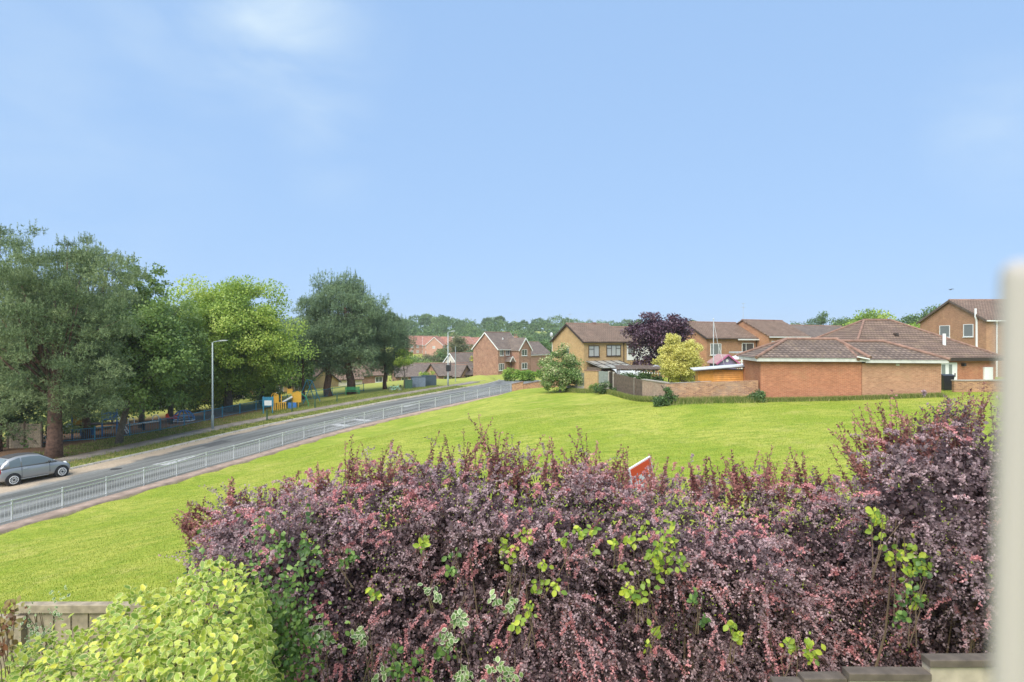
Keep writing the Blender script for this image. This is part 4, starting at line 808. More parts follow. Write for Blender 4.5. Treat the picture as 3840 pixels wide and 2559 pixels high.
# flagpole, playhouse, gazebo, carport
x_, y_ = XY(713.5, 48); fp = thing('flagpole', 'white flagpole with a slack rope behind the orange shed', 'pole', (x_, y_, G(x_, y_)))
MB().tube([(0, 0, -.2), (0, 0, 5.7)], [.05, .03], 8).ball((0, 0, 5.75), .06, 8, 6).build('pole', MT['galv'], fp); MB().tube([(.03, 0, 5.5), (.35, 0, 3.8), (.95, 0, 1.8)], .012, 4).build('rope', MT['white'], fp)
MT['pink'] = plain('magenta_paint', (.48, .14, .27), .5); MT['lilac'] = plain('lilac_paint', (.25, .2, .33), .6)
x_, y_ = XY(718, 53); ph_ = thing('playhouse', 'pink edged lilac playhouse beside the flagpole', 'playhouse', (x_, y_, CZ-4.4), R(8))
MB().prism([(0, -.2), (1.7, -.2), (1.7, 2.5), (.85, 3.1), (0, 2.5)], 'y', 0, 1.6).build('wall', MT['lilac'], ph_)
mb = MB()
for sg in (-1, 1):
    a_ = [(.85+sg*1.1, -.2, 2.38), (.85+sg*1.1, 1.8, 2.38), (.85, 1.8, 3.16), (.85, -.2, 3.16)]; mb.add(a_+[(p[0], p[1], p[2]+.06) for p in a_], [(0, 1, 2, 3), (4, 5, 6, 7), (0, 1, 5, 4), (1, 2, 6, 5), (2, 3, 7, 6), (3, 0, 4, 7)])
mb.build('roof', plain('pink_roof', (.36, .22, .21), .85), ph_); mb = MB()
for sg in (-1, 1): mb.bar((.85+sg*1.12, -.24, 2.36), (.85, -.24, 3.18), .05, .14)
mb.build('bargeboard', MT['pink'], ph_); MB().tube([(.85, -.03, 2.66), (.85, -.003, 2.66)], .13, 14).build('round_window', MT['white'], ph_)
x_, y_ = XY(734, 54.5); gz = thing('white_gazebo', 'white roofed gazebo with railings left of the garage roof', 'gazebo', (x_, y_, CZ-4.4), R(-5))
MB().add([(-.2, -.2, 2.75), (2.0, -.2, 2.75), (2.0, 2, 2.75), (-.2, 2, 2.75), (.9, .9, 3.25)], [(0, 1, 4), (1, 2, 4), (2, 3, 4), (3, 0, 4), (3, 2, 1, 0)]).build('roof', MT['white'], gz)
for x in (0, 1.8):
    for y in (0, 1.8): MB().box(x-.05, x+.05, y-.05, y+.05, -.2, 2.74).build('post', MT['white'], gz)
mb = MB()
for i in range(9): mb.box(.1+i*.2, .14+i*.2, -.02, .02, 1.8, 2.5)
mb.box(0, 1.8, -.03, .03, 2.5, 2.56); mb.build('railing', MT['white'], gz)
x_, y_ = XY(741, 60); cp_ = thing('flat_canopy', 'flat white edged canopy above the garage hip, below the terrace windows', 'canopy', (x_, y_, CZ-4.6), R(6))
MB().box(0, 3.4, 0, 2.6, 3.35, 3.5).build('roof', plain('pale_canopy', (.5, .52, .52), .6), cp_); MB().box(-.03, 3.4, -.06, -.003, 3.3, 3.52).build('fascia', MT['white'], cp_)
for x in (.1, 3.2): MB().box(x, x+.1, .1, .2, -.2, 3.34).build('post', MT['white'], cp_)

# ------------------------------------------------------------ garden trees
make_tree('plum_tree', 'dark purple leaved plum tree behind the golden shrub', 'tree', XY(661, 60), 8, 4.5, (3.4, 2.8, 3.1), 140, .8, 140, .2, MT['purple'], MT['bark2'], .16, 60, limbs=16, lean=.0)
gs = make_tree('golden_shrub', 'golden yellow lobed shrub beside the orange shed', 'shrub', XY(680, 50), 4, 2.2, (2.05, 1.4, 1.7), 150, .5, 150, .11, MT['golden'], MT['bark2'], .1, 61, limbs=8)
for (ox, oy, oz, rr_, nn_) in ((-.6, 0, 4.1, (.55, .55, .75), 14), (1.1, .2, 3.6, (.75, .7, .7), 18), (-1.1, .1, 2.9, (.7, .6, .8), 14), (.2, 0, 3.2, (1, .8, .8), 20)):
    r = np.random.default_rng(int(oz*10)); D = rdir(nn_, r)*np.array(rr_)*.8+np.array([ox, oy, oz]); k = r.integers(0, nn_, nn_*150)
    Pp = D[k]+rdir(len(k), r)*(r.random(len(k))**.4)[:, None]*.3; V, Fc = kites(Pp, unit(rdir(len(k), r)+np.array([0, 0, .4])), rdir(len(k), r), .12, .08)
    link('foliage_lobe', np_mesh('foliage_lobe', V, Fc, MT['golden'], r.random(len(k))*.6+.3), gs)
make_tree('cream_shrub', 'big shrub with cream flower heads at the end of the garden fence', 'shrub', XY(560, 56), 4, 1.9, (2.4, 1.9, 2.15), 130, .52, 130, .13, MT['cream_l'], MT['bark2'], .1, 62, limbs=10)
bush('hedge', 'clipped bright green hedge before the brick house with the white wing', 'hedge', XY(523, 103), (3.4, 1.0, 1.1), 60, .55, 130, .2, MT['hedge'], 63, zc=.95)
bush('hedge_shrub', 'rounded lime green shrub at the left end of the far hedge', 'shrub', XY(508, 104), (1.3, 1.1, 1.25), 26, .5, 130, .18, MT['lime'], 64, zc=1.05)
bush('shrub', 'yellow green shrub in front of the long bungalow', 'shrub', XY(427, 118), (2.2, 1.2, 1.0), 20, .5, 100, .2, MT['lime'], 65, zc=.6)
make_tree('khaki_tree', 'sparse khaki tree against the far pink estate', 'tree', XY(458, 175), 14, 8.5, (4.2, 4, 4.8), 60, 1.3, 85, .35, MT['khaki'], MT['bark2'], .35, 66, limbs=26, shell=.35)
make_tree('yellow_tree', 'small vivid yellow tree left of the blank brick gable', 'tree', XY(467, 140), 6, 4.4, (3.2, 2.6, 1.5), 34, .8, 110, .3, MT['yel'], MT['bark2'], .15, 67, limbs=8)
for i, (px, d, rx, rz, zc, mt_, lb) in enumerate([(446, 200, 6, 3.8, 3.0, 'oak', 'rounded dark tree below the far estate'), (425, 195, 7, 3.4, 1.8, 'khaki', 'pale scrubby trees below the left of the far estate'), (475, 190, 6, 4.2, 3.0, 'oak', 'dark tree just left of the blank brick gable roof'), (413, 170, 5, 3.6, 2.2, 'maple', 'green tree behind the small street tree'), (438, 165, 5, 2.2, 1.6, 'maple', 'low green trees above the long bungalow roof'),
     (540, 165, 7, 4, 4.5, 'oak', 'dark tree between the chimney house and brick house')]):
    make_tree('tree', lb, 'tree', XY(px, d), 8, zc, (rx, 4, rz*1.15), 80, 1.7, 130, .42, MT[mt_], MT['bark2'], .2, 70+i, limbs=8, group='trees between the bungalows and the estate')
for i, (px, d, rx, rz, zc, mt_, lb) in enumerate([(777, 170, 7.5, 4.2, 8.0, 'oak', 'rounded olive tree above the lowest terrace roof'), (798, 165, 6, 4.3, 7.4, 'khaki', 'pale grey green tree beside the olive tree'), (826, 200, 13, 6, 8.6, 'oak', 'largest dark tree behind the terrace roofs, with rounded top'), (846, 150, 6.5, 4.5, 6.6, 'maple', 'green tree falling away to the bungalow roof'),
     (873, 112, 5.2, 4.2, 7.2, 'lime', 'green tree with ragged top above the bungalow ridge'), (909, 100, 4.0, 2.4, 5.8, 'lime', 'bright lime green tree left of the two storey house'), (927, 150, 8, 5, 8.5, 'oak', 'dark tree touching the gable of the two storey house'), (818, 100, 3.2, 1.3, 4.6, 'khaki', 'brownish shrub above the bungalow roof slope'), (858, 130, 4, 4, 6.6, 'maple', 'dark green tree left of the bungalow ridge')]):
    make_tree('tree', lb, 'tree', XY(px, d), 12, zc-.8, (rx, 4, rz*1.05), 120, 1.7, 140, .42, MT[mt_], MT['bark2'], .25, 80+i, limbs=10, group='trees behind the right hand houses', shell=.25)
# the wood on the hill: nobody could count it
r = np.random.default_rng(21); parts = []; rn = []
xp = [-1200, 0, 100, 300, 400, 440, 470, 500, 530, 560, 590, 620, 640, 690, 740, 760, 800, 900, 1100, 2000]; yp = [322, 322, 320, 318, 316.5, 315, 318, 317, 320.5, 318.5, 322, 320.5, 321.5, 323, 327, 328.5, 329, 326, 326, 326]
for row, d in enumerate([350, 385, 425, 470, 520]):
    pxs = np.arange(60 if row < 4 else -200, 1060 if row < 4 else 1300, 8.6+row*.4)
    for px in pxs:
        px = px+r.normal()*3; dd_ = d+r.normal()*10; ytop = np.interp(px, xp, yp)+[24, 17, 10, 4, 0][row]+r.normal()*1.4+(r.random() < .06)*-2.5
        R0 = r.uniform(4.5, 10); top = CZ-(ytop-HY)*dd_/F; c = np.array([(px-HX)*dd_/F, dd_, top-R0*.75]); N_ = 900
        D = rdir(N_, r); D[:, 2] = np.abs(D[:, 2])*1.0-.35; D[:, 1] = -np.abs(D[:, 1])
        lump = 1+.16*np.sin(D[:, 0]*7+px)*np.sin(D[:, 2]*8+px*2)+.10*r.normal(size=N_)
        Pp = c+D*R0*lump[:, None]*np.array([1, 1, 1.05]); parts.append(kites(Pp, unit(rdir(N_, r)+np.array([0, 0, -.3])), unit(D+rdir(N_, r)*.9), 1.05, .8)); cr_ = r.random()
        rn.append(np.clip(cr_*.7+.3*r.random(N_), 0, 1))
V, Fc = join(parts)
tag(link('distant_wood', np_mesh('distant_wood', V, Fc, MT['oak'], np.concatenate(rn))), 'long wooded ridge of dark green trees closing the view', 'wood', kind='stuff')

# ------------------------------------------------------------ street furniture
def lamp(px, d, hgt_, label, arm, head):
    x, y = XY(px, d); root = thing('street_lamp', label, 'street lamp', (x, y, G(x, y)))
    MB().tube([(0, 0, -.3), (0, 0, 1.2), (0, 0, 1.25), (0, 0, hgt_)], [.11, .11, .075, .055], 12).build('column', MT['lamp'], root, smooth=True)
    MB().tube([(0, 0, hgt_-.05), (.08, 0, hgt_+.05), (arm, -.1, hgt_+.16)], .035, 8).build('arm', MT['lamp'], root)
    MB().prism([(arm-.05, hgt_+.11), (arm+head, hgt_+.16), (arm+head, hgt_+.21), (arm+head*.4, hgt_+.24), (arm-.05, hgt_+.2)], 'y', -.2, -.0).build('lantern', MT['galv'], root)
    return root
lamp(212.5, 52.3, 7.55, 'grey street lamp standing on the verge before the bright green tree', .75, .6)
l2 = lamp(448, 82, 7.3, 'street lamp with a dark sign on its column beyond the road', .5, .5)
MB().box(-.25, .3, -.18, -.08, 2.0, 2.85).build('sign_plate', MT['black'], l2); MB().box(.32, .4, -.1, .1, 2.0, 3.4).build('bracket', MT['black'], l2)
x, y = XY(455.5, 95); pl = thing('pole', 'short plain pole just right of the second lamp', 'pole', (x, y, G(x, y))); MB().tube([(0, 0, -1), (0, 0, 5.6)], .06, 8).build('column', MT['lamp'], pl)
def cabinet(px, d, w_, h_, m1, m2, lb, rz):
    x, y = XY(px, d); o = thing('utility_cabinet', lb, 'cabinet', (x, y, G(x, y)), rz)
    MB().box(-w_/2, w_/2, -.25, .25, -.2, h_-.06).build('body', m1, o); MB().box(-w_/2-.03, w_/2+.03, -.29, .29, h_-.058, h_).build('top', m1, o)
    MB().box(-w_/2+.1, -.01, -.272, -.252, .08, h_-.12).build('door', m2, o); MB().box(.01, w_/2-.1, -.272, -.252, .08, h_-.12).build('door', m2, o)
cabinet(408.5, 79, 1.0, 1.2, MT['cab'], MT['cab'], 'plain green utility cabinet beside the young tree', R(12))
cabinet(418.5, 80.5, 2.0, 1.5, MT['cabg'], MT['cabf'], 'dark cabinet with a pale blue grey front', R(14)); cabinet(429, 82.5, 2.0, 1.5, MT['cabg'], MT['cabg'], 'dark grey cabinet furthest right along the path', R(14))
# noticeboard, bollards
x, y = XY(268, 61); nb = thing('notice_board', 'playground notice board with a white sheet on two blue posts', 'sign', (x, y, G(x, y)), R(5))
for s in (-.45, .45): MB().box(s-.05, s+.05, -.05, .05, -.2, 1.75).build('post', MT['blue'], nb)
MB().box(-.55, .55, -.03, .03, .75, 1.7).build('board', MT['blue'], nb); MB().box(-.35, .38, -.045, -.032, .85, 1.35).build('sheet', MT['white'], nb)
for px, d, lb in ((267, 56.5, 'thin dark post at the path before the notice board'), (292, 61.5, 'thin dark post left of three along the verge'), (315, 63.5, 'thin dark post midway along the verge'), (337, 67.5, 'thin dark post furthest right along the verge')):
    x, y = XY(px, d); o = thing('post', lb, 'post', (x, y, G(x, y)), 0, 'thin posts along the footpath verge'); MB().box(-.05, .05, -.05, .05, -.2, 1.0).box(-.06, .06, -.06, .06, 1.0, 1.04).build('shaft', MT['cab'], o)
# green bench
x, y = XY(352.5, 76.5); bn = thing('park_bench', 'bright green bench by the playground railings', 'bench', (x, y, G(x, y)), R(18))
MB().box(-.9, .9, -.22, -.1, .42, .46).box(-.9, .9, -.08, .04, .42, .46).box(-.9, .9, .06, .18, .42, .46).build('seat', MT['greenp'], bn)
MB().box(-.9, .9, .2, .24, .55, .66).box(-.9, .9, .22, .26, .7, .82).box(-.9, .9, .24, .28, .86, .97).build('backrest', MT['greenp'], bn)
for s in (-.8, .8): MB().bar((s, -.2, -.1), (s, -.2, .62), .06).bar((s, .22, -.1), (s, .26, 1.0), .06).bar((s, -.24, .62), (s, .24, .66), .06).build('leg', MT['greenp'], bn)
# bicycle
x, y = XY(395.5, 75.5); bk = thing('bicycle', 'pale green bicycle parked on the verge before the young tree', 'bicycle', (x, y, G(x, y)), R(12))
MT['mint'] = plain('mint_paint', (.25, .5, .38), .4)
for xx in (-.52, .52):
    t_ = MB(); t_.tube([(xx+.33*math.cos(a_), 0, .34+.33*math.sin(a_)) for a_ in np.linspace(0, 2*math.pi, 25)], .022, 6, False); wh = t_.build('wheel', MT['black'], bk)
    s_ = MB(); [s_.bar((xx, 0, .34), (xx+.32*math.cos(a_), 0, .34+.32*math.sin(a_)), .008) for a_ in np.linspace(0, 2*math.pi, 15)[:-1]]; s_.build('spokes', MT['galv'], wh)
fr = MB()
for a_, b_ in (((-.52, 0, .34), (-.1, 0, .3)), ((-.1, 0, .3), (-.22, 0, .82)), ((-.52, 0, .34), (-.2, 0, .7)), ((-.1, 0, .3), (.36, 0, .72)), ((-.2, 0, .62), (.36, 0, .76)), ((.36, 0, .68), (.52, 0, .34)), ((.36, 0, .68), (.33, 0, 1.0))): fr.tube([a_, b_], .032, 6)
fr.build('frame', MT['mint'], bk); MB().tube([(.33, -.28, 1.0), (.33, .28, 1.0)], .018, 6).build('handlebar', MT['black'], bk); MB().box(-.38, -.12, -.07, .07, .83, .9).build('saddle', MT['black'], bk)
MB().box(.5, .72, -.14, .14, .72, .86).build('basket', MT['black'], bk); MB().box(-.68, -.4, -.03, .03, .68, .74).build('rear_mudguard', MT['mint'], bk)
# climbing frame with slide
x, y = XY(283, 64); cf_ = thing('play_structure', 'yellow and blue climbing frame with a pale slide', 'climbing frame', (x, y, G(x, y)-.1), R(6)); cf_.scale = (.82, .82, .86)
for px_ in ((-1.1, 0), (-.2, 0), (.9, 1), (1.7, 1)): MB().box(px_[0]-.05, px_[0]+.05, px_[1]-.05, px_[1]+.05, -.2, 2.0).build('post', MT['yellow'], cf_)
def arch(mb, xc, w_, z0, z1, y, r_=.05): mb.tube([(xc-w_/2, y, z0)]+[(xc-w_/2*math.cos(t), y, z1+w_/2*math.sin(t)) for t in np.linspace(0, math.pi, 9)]+[(xc+w_/2, y, z0)], r_, 6)
mb = MB(); arch(mb, -1.25, .7, -.1, 1.75, .6); arch(mb, -.85, .6, -.1, 1.75, -.05); mb.build('arch', MT['yellow'], cf_)
p_ = MB()
for i in range(7): p_.box(-1.1+i*.25, -1.0+i*.25, -.5, -.46, -.05, 1.0)
p_.box(-1.15, .55, -.52, -.45, 1.0, 1.08); p_.build('slatted_panel', MT['yellow'], cf_); MB().box(-1.1, -.55, -.02, .02, 1.0, 1.9).build('panel', MT['yellow'], cf_)
MB().prism([(1.0, .9), (2.1, .9), (2.1, 2.1), (1.6, 2.35), (1.0, 2.1)], 'y', .9, .95).build('panel', MT['yellow'], cf_); MB().box(.55, 1.6, .3, .36, .1, .95).build('lower_panel', MT['blue2'], cf_)
s_ = MB(); s_.bar((-.2, .4, .95), (1.0, .8, 1.6), .5, .06); s_.bar((-.2, .15, 1.0), (1.0, .55, 1.68), .04, .16); s_.build('slide', MT['white'], cf_)
MB().tube([(2.1, .9, 2.0), (2.7, .9, 1.6), (3.0, .9, .8), (3.0, .9, -.1)], .05, 6).build('fire_pole', MT['greenp'], cf_)
MB().bar((1.0, .9, 2.3), (2.2, .9, 2.75), .3, .06).build('canopy', MT['dark'], cf_); MB().box(.2, .9, 1.2, 1.25, 2.0, 2.6).build('panel', MT['yellow'], cf_)
x, y = XY(312, 70); sw = thing('swing_frame', 'blue A shaped swing frame right of the climbing frame', 'swing', (x, y, G(x, y)), R(30))
for yy in (0, 3): MB().tube([(-1, yy, -.1), (0, yy, 2.5)], .05, 6).tube([(1, yy, -.1), (0, yy, 2.5)], .05, 6).build('leg', MT['blue'], sw)
MB().tube([(0, -.1, 2.5), (0, 3.1, 2.5)], .05, 6).build('crossbar', MT['blue'], sw)
for yy in (1, 2): MB().tube([(0, yy-.2, 2.5), (0, yy-.2, .5)], .012, 4).tube([(0, yy+.2, 2.5), (0, yy+.2, .5)], .012, 4).box(-.12, .12, yy-.25, yy+.25, .46, .5).build('swing_seat', MT['black'], sw)
x, y = XY(143.5, 53.5); ss = thing('seesaw', 'white tubular seesaw by the blue railings', 'seesaw', (x, y, G(x, y)), R(10))
MB().tube([(-1.2, 0, .45), (1.2, 0, .75)], .06, 8).build('beam', MT['white'], ss); MB().tube([(0, 0, -.1), (0, 0, .6)], .14, 8).build('spring', MT['black'], ss)
for xx, zz_ in ((-1, .5), (1, .72)): mb = MB(); arch(mb, xx, .5, zz_, zz_+.35, 0, .035); mb.build('handle', MT['white'], ss)
x, y = XY(183.5, 58.5); dm = thing('dome_climber', 'small blue and white dome climber behind the railings', 'climbing frame', (x, y, G(x, y)))
mb = MB()
for k in range(6):
    a0 = k*math.pi/6; mb.tube([(1.0*math.cos(t)*math.cos(a0), 1.0*math.cos(t)*math.sin(a0), 1.1*math.sin(t)) for t in np.linspace(0, math.pi, 11)], .035, 5)
mb.tube([(math.cos(t)*.82, math.sin(t)*.82, .6) for t in np.linspace(0, 2*math.pi, 17)], .03, 5); mb.build('bars', MT['blue2'], dm); mb = MB(); mb.tube([(math.cos(t)*1.0, math.sin(t)*1.0, .12) for t in np.linspace(0, 2*math.pi, 17)], .05, 5); mb.build('ring', MT['white'], dm)
x, y = XY(90, 50.5); pf_ = thing('play_tower', 'blue and orange play tower with slide under the dark pines', 'climbing frame', (x, y, G(x, y)), R(15))
for xx in (-1.3, -.2, .9, 2.0): MB().box(xx-.05, xx+.05, -.05, .05, -.2, 2.3).build('post', MT['blue2'], pf_)
MB().box(-1.3, -.25, -.02, .03, 1.1, 2.0).build('panel', MT['yellow'], pf_); MB().box(.95, 2.0, -.02, .03, 1.4, 2.1).build('panel', MT['blue2'], pf_); MB().box(-.6, .4, -.3, -.25, .2, .7).build('lower_panel', MT['blue2'], pf_)
MB().box(-1.3, 2.0, .05, 1.2, 1.0, 1.08).build('deck', MT['woodd'], pf_); MB().bar((-1.4, 0, 1.1), (-3.0, -.6, .1), .5, .05).bar((-1.4, -.25, 1.2), (-3.0, -.85, .2), .04, .15).build('slide', MT['galv'], pf_)
x, y = XY(121, 51.5); lad = thing('climbing_ladder', 'sloping white ladder right of the play tower', 'climbing frame', (x, y, G(x, y)), R(12))
mb = MB(); mb.tube([(-.5, 0, 1.7), (.5, 0, 0)], .035, 6); mb.tube([(-.5, .5, 1.7), (.5, .5, 0)], .035, 6); [mb.tube([(-.5+.16*i, 0, 1.7-.27*i), (-.5+.16*i, .5, 1.7-.27*i)], .025, 5) for i in range(7)]; mb.build('rails', MT['white'], lad)
MB().tube([(-.5, .25, 1.7), (-.9, .25, 0)], .04, 6).build('support', MT['white'], lad)
x, y = XY(172, 57); rs_ = thing('spring_rider', 'small red spring rider behind the blue railings', 'play equipment', (x, y, G(x, y)), R(10))
MB().prism([(-.5, .5), (.45, .5), (.5, .85), (.25, .8), (.1, .65), (-.25, .65), (-.4, 1.0), (-.55, .9)], 'y', -.1, .1).build('body', MT['red_p'], rs_); MB().tube([(0, 0, -.1), (0, 0, .5)], .1, 8).build('spring', MT['black'], rs_)
bfx = XY(8, 46.5); board_fence('timber_fence', 'pale horizontal boarded fence under the left pines', bfx, XY(42, 46.2), 2.0, 2.0, MT['wood'], 3, MT['woodd'], horizontal=True)

# ------------------------------------------------------------ the car
def car():
    x, y = XY(13.9, 33.9); x2, y2 = XY(64, 36.2); ang = math.atan2(y2-y, x2-x)
    S = 1.07; root = thing('parked_car', 'small grey hatchback parked on the sandy road edge', 'car', (0, 0, 0), ang)
    paint, n, b = new_mat('grey_car_paint'); b.inputs['Base Color'].default_value = (.33, .335, .335, 1); b.inputs['Metallic'].default_value = .35; b.inputs['Roughness'].default_value = .32; b.inputs['Coat Weight'].default_value = .6
    zn = nd(n, 'ShaderNodeTexNoise', {'Scale': 400.0}); r0 = nd(n, 'ShaderNodeMapRange', {0: zn.outputs[0], 'To Min': .28, 'To Max': .4}); n.links.new(r0.outputs[0], b.inputs['Roughness'])
    # body: stations along x, rear at 0
    st = [(0.0, .60, .34, .62), (.06, .70, .27, .82), (.2, .77, .22, .95), (.45, .805, .2, .985), (.9, .815, .2, .975), (1.6, .815, .2, .955), (2.3, .81, .2, .945), (2.62, .80, .2, .93), (2.95, .785, .2, .87), (3.25, .75, .22, .79), (3.45, .68, .26, .68), (3.56, .54, .34, .54)]
    V = []; Fc = []; prof = [(0, 0), (.8, 0), (.97, .1), (1.0, .35), (1.0, .6), (.97, .85), (.86, .98), (.5, 1.03), (0, 1.04)]; kk = len(prof)*2-2
    for (xx, hw, z0, z1) in st:
        pts = [(px*hw, z0+(z1-z0)*pz) for px, pz in prof]; ring = pts+[(-a, c) for a, c in pts[-2:0:-1]]
        V += [(xx, a, c) for a, c in ring]
    N_ = len(st)
    for i in range(N_-1):
        for k in range(kk): Fc.append((i*kk+k, i*kk+(k+1) % kk, (i+1)*kk+(k+1) % kk, (i+1)*kk+k))
    Fc.append(tuple(range(kk))); Fc.append(tuple((N_-1)*kk+k for k in range(kk)))
    bm = MB(); bm.add(V, Fc); bo = bm.build('body', paint, root, smooth=True); m_ = bo.modifiers.new('s', 'SUBSURF'); m_.levels = 2; m_.render_levels = 2
    # cabin
    cs = [(.14, .70, .93, .96), (.30, .66, .93, 1.18), (.55, .62, .93, 1.38), (.95, .59, .93, 1.475), (1.45, .585, .93, 1.49), (1.95, .60, .93, 1.44), (2.35, .63, .93, 1.22), (2.75, .69, .9, .94)]
    V = []; Fc = []; kk = 8
    for (xx, ht, z0, z1) in cs:
        hb = .745 if xx < 2.6 else .70
        V += [(xx, hb, z0), (xx, hb-(hb-ht)*.45, z0+(z1-z0)*.55), (xx, ht, z0+(z1-z0)*.9), (xx, ht*.75, z1), (xx, -ht*.75, z1), (xx, -ht, z0+(z1-z0)*.9), (xx, -hb+(hb-ht)*.45, z0+(z1-z0)*.55), (xx, -hb, z0)]
    for i in range(len(cs)-1):
        for k in range(kk): Fc.append((i*kk+k, i*kk+(k+1) % kk, (i+1)*kk+(k+1) % kk, (i+1)*kk+k))
    Fc.append(tuple(range(kk))); Fc.append(tuple((len(cs)-1)*kk+k for k in range(kk)))
    MB().add(V, Fc).build('cabin', paint, root, smooth=True)
    gl = glass('car_glass', (.16, .19, .19), .08)
    def side_y(xx, z):   # cabin side surface
        xs_ = [c[0] for c in cs]; ht = np.interp(xx, xs_, [c[1] for c in cs]); z1 = np.interp(xx, xs_, [c[3] for c in cs]); hb = .745; z0 = .93
        f = (z-z0)/max(.05, z1-z0); return np.interp(f, [0, .55, .9, 1], [hb, hb-(hb-ht)*.45, ht, ht*.75])
    def sidewin(pts, sgn, nm):
        # grid-sampled patch hugging the cabin side
        mb = MB(); (xa, xb, lo, hi) = pts; nx_ = 10
        for i in range(nx_):
            for j in range(4):
                q = []
                for (a_, b_) in ((i, j), (i+1, j), (i+1, j+1), (i, j+1)):
                    xx = xa+(xb-xa)*a_/nx_; z = lo(xx)+(hi(xx)-lo(xx))*b_/4; q.append((xx, sgn*(side_y(xx, z)+.008), z))
                mb.add(q, [(0, 1, 2, 3)])
        mb.build(nm, gl, root, smooth=True)
    hi = lambda xx: np.interp(xx, [.3, .6, .95, 1.45, 1.95, 2.35, 2.62], [1.10, 1.29, 1.385, 1.40, 1.35, 1.15, .97]); lo = lambda xx: .955
    for sgn in (-1, 1):
        sidewin((.52, 1.02, lo, hi), sgn, 'side_window'); sidewin((1.08, 2.5, lo, hi), sgn, 'side_window')
        mb = MB(); mb.bar((1.04, sgn*.823, .3), (1.04, sgn*.8, .93), .012, .012); mb.bar((2.36, sgn*.818, .42), (2.36, sgn*.79, .9), .012, .012); mb.bar((1.04, sgn*.823, .31), (2.3, sgn*.82, .31), .012, .012); mb.build('door_gap', MT['black'], root)
        MB().box(1.12, 1.28, sgn*.805-.02, sgn*.805+.02, .80, .83).build('door_handle', MT['galv'], root)
        MB().bar((1.0, sgn*.826, .29), (2.3, sgn*.826, .29), .03, .025).build('sill_trim', MT['galv'], root)
        MB().ball((2.3, sgn*.88, .99), .1, 10, 8, (.6, .9, .75)).build('mirror', MT['black'], root, smooth=True)
        MB().ball((3.22, sgn*.58, .70), .125, 12, 8, (1, .9, 1)).build('headlight', MT['white'], root, smooth=True)
        MB().ball((.10, sgn*.66, .78), .11, 10, 8, (.6, .75, 1.45)).build('tail_light', plain('tail_red', (.5, .03, .02), .2), root, smooth=True)
    def strip(xa, za, xb, zb, wa, wb, nm, m__, lift=.012):
        nrm = Vector((-(zb-za), 0, (xb-xa))).normalized()*lift
        if nrm.z < 0: nrm = -nrm
        MB().add([Vector((xa, -wa, za))+nrm, Vector((xb, -wb, zb))+nrm, Vector((xb, wb, zb))+nrm, Vector((xa, wa, za))+nrm], [(0, 1, 2, 3)]).build(nm, m__, root)
    strip(2.68, .99, 2.05, 1.41, .58, .44, 'windscreen', gl, .02); strip(.2, 1.04, .52, 1.35, .52, .42, 'rear_window', gl, .03)
    mb = MB()
    for (xa, za), (xb, zb) in zip([(.58, 1.395), (.95, 1.475), (1.45, 1.49)], [(.95, 1.475), (1.45, 1.49), (1.93, 1.44)]):
        mb.add([(xa, -.43, za+.012), (xb, -.43, zb+.012), (xb, .43, zb+.012), (xa, .43, za+.012)], [(0, 1, 2, 3)])
    mb.build('fabric_roof', plain('charcoal_roof', (.05, .048, .046), .85), root)
    tyre = plain('tyre', (.02, .02, .02), .85)
    for xx in (.66, 2.96):
        for sgn in (-1, 1):
            ar = MB(); ar.tube([(xx, sgn*.60, .31), (xx, sgn*.822, .31)], .355, 24); ar.build('wheel_arch', MT['black'], root)
            wt = MB(); wt.tube([(xx, sgn*.64, .30), (xx, sgn*.655, .30), (xx, sgn*.83, .30), (xx, sgn*.845, .30)], [.27, .30, .30, .27], 28); wh = wt.build('wheel', tyre, root, smooth=False)
            rm = MB()
            rm.tube([(xx+.2*math.cos(t), sgn*.85, .3+.2*math.sin(t)) for t in np.linspace(0, 2*math.pi, 29)], .018, 6, False)
            for k in range(12):
                t = 2*math.pi*k/12; rm.bar((xx+.06*math.cos(t), sgn*.85, .3+.06*math.sin(t)), (xx+.19*math.cos(t), sgn*.85, .3+.19*math.sin(t)), .02, .04, up=(0, 1, 0))
            rm.build('rim', MT['white'], wh)
            MB().tube([(xx, sgn*.846, .30), (xx, sgn*.858, .30)], .05, 12).build('hub_cap', MT['black'], wh)
    MB().box(-.03, .05, -.5, .5, .3, .36).build('rear_bumper', MT['black'], root); MB().box(-.02, .0, -.26, .26, .5, .61).build('number_plate', plain('yellow_plate', (.6, .45, .05), .5), root)
    root.scale = (S, S, S)
    # place so that the near rear wheel touches its spot
    rot = Matrix.Rotation(ang, 3, 'Z'); offv = rot @ Vector((.66*S, -.84*S, 0)); gx_, gy_ = x-offv.x, y-offv.y
    fx = rot @ Vector((2.96*S, 0, 0)); z0 = float(np.interp(y, RL[:, 1], RL[:, 2]))+CZ+.02; root.location = (gx_, gy_, z0)
car()

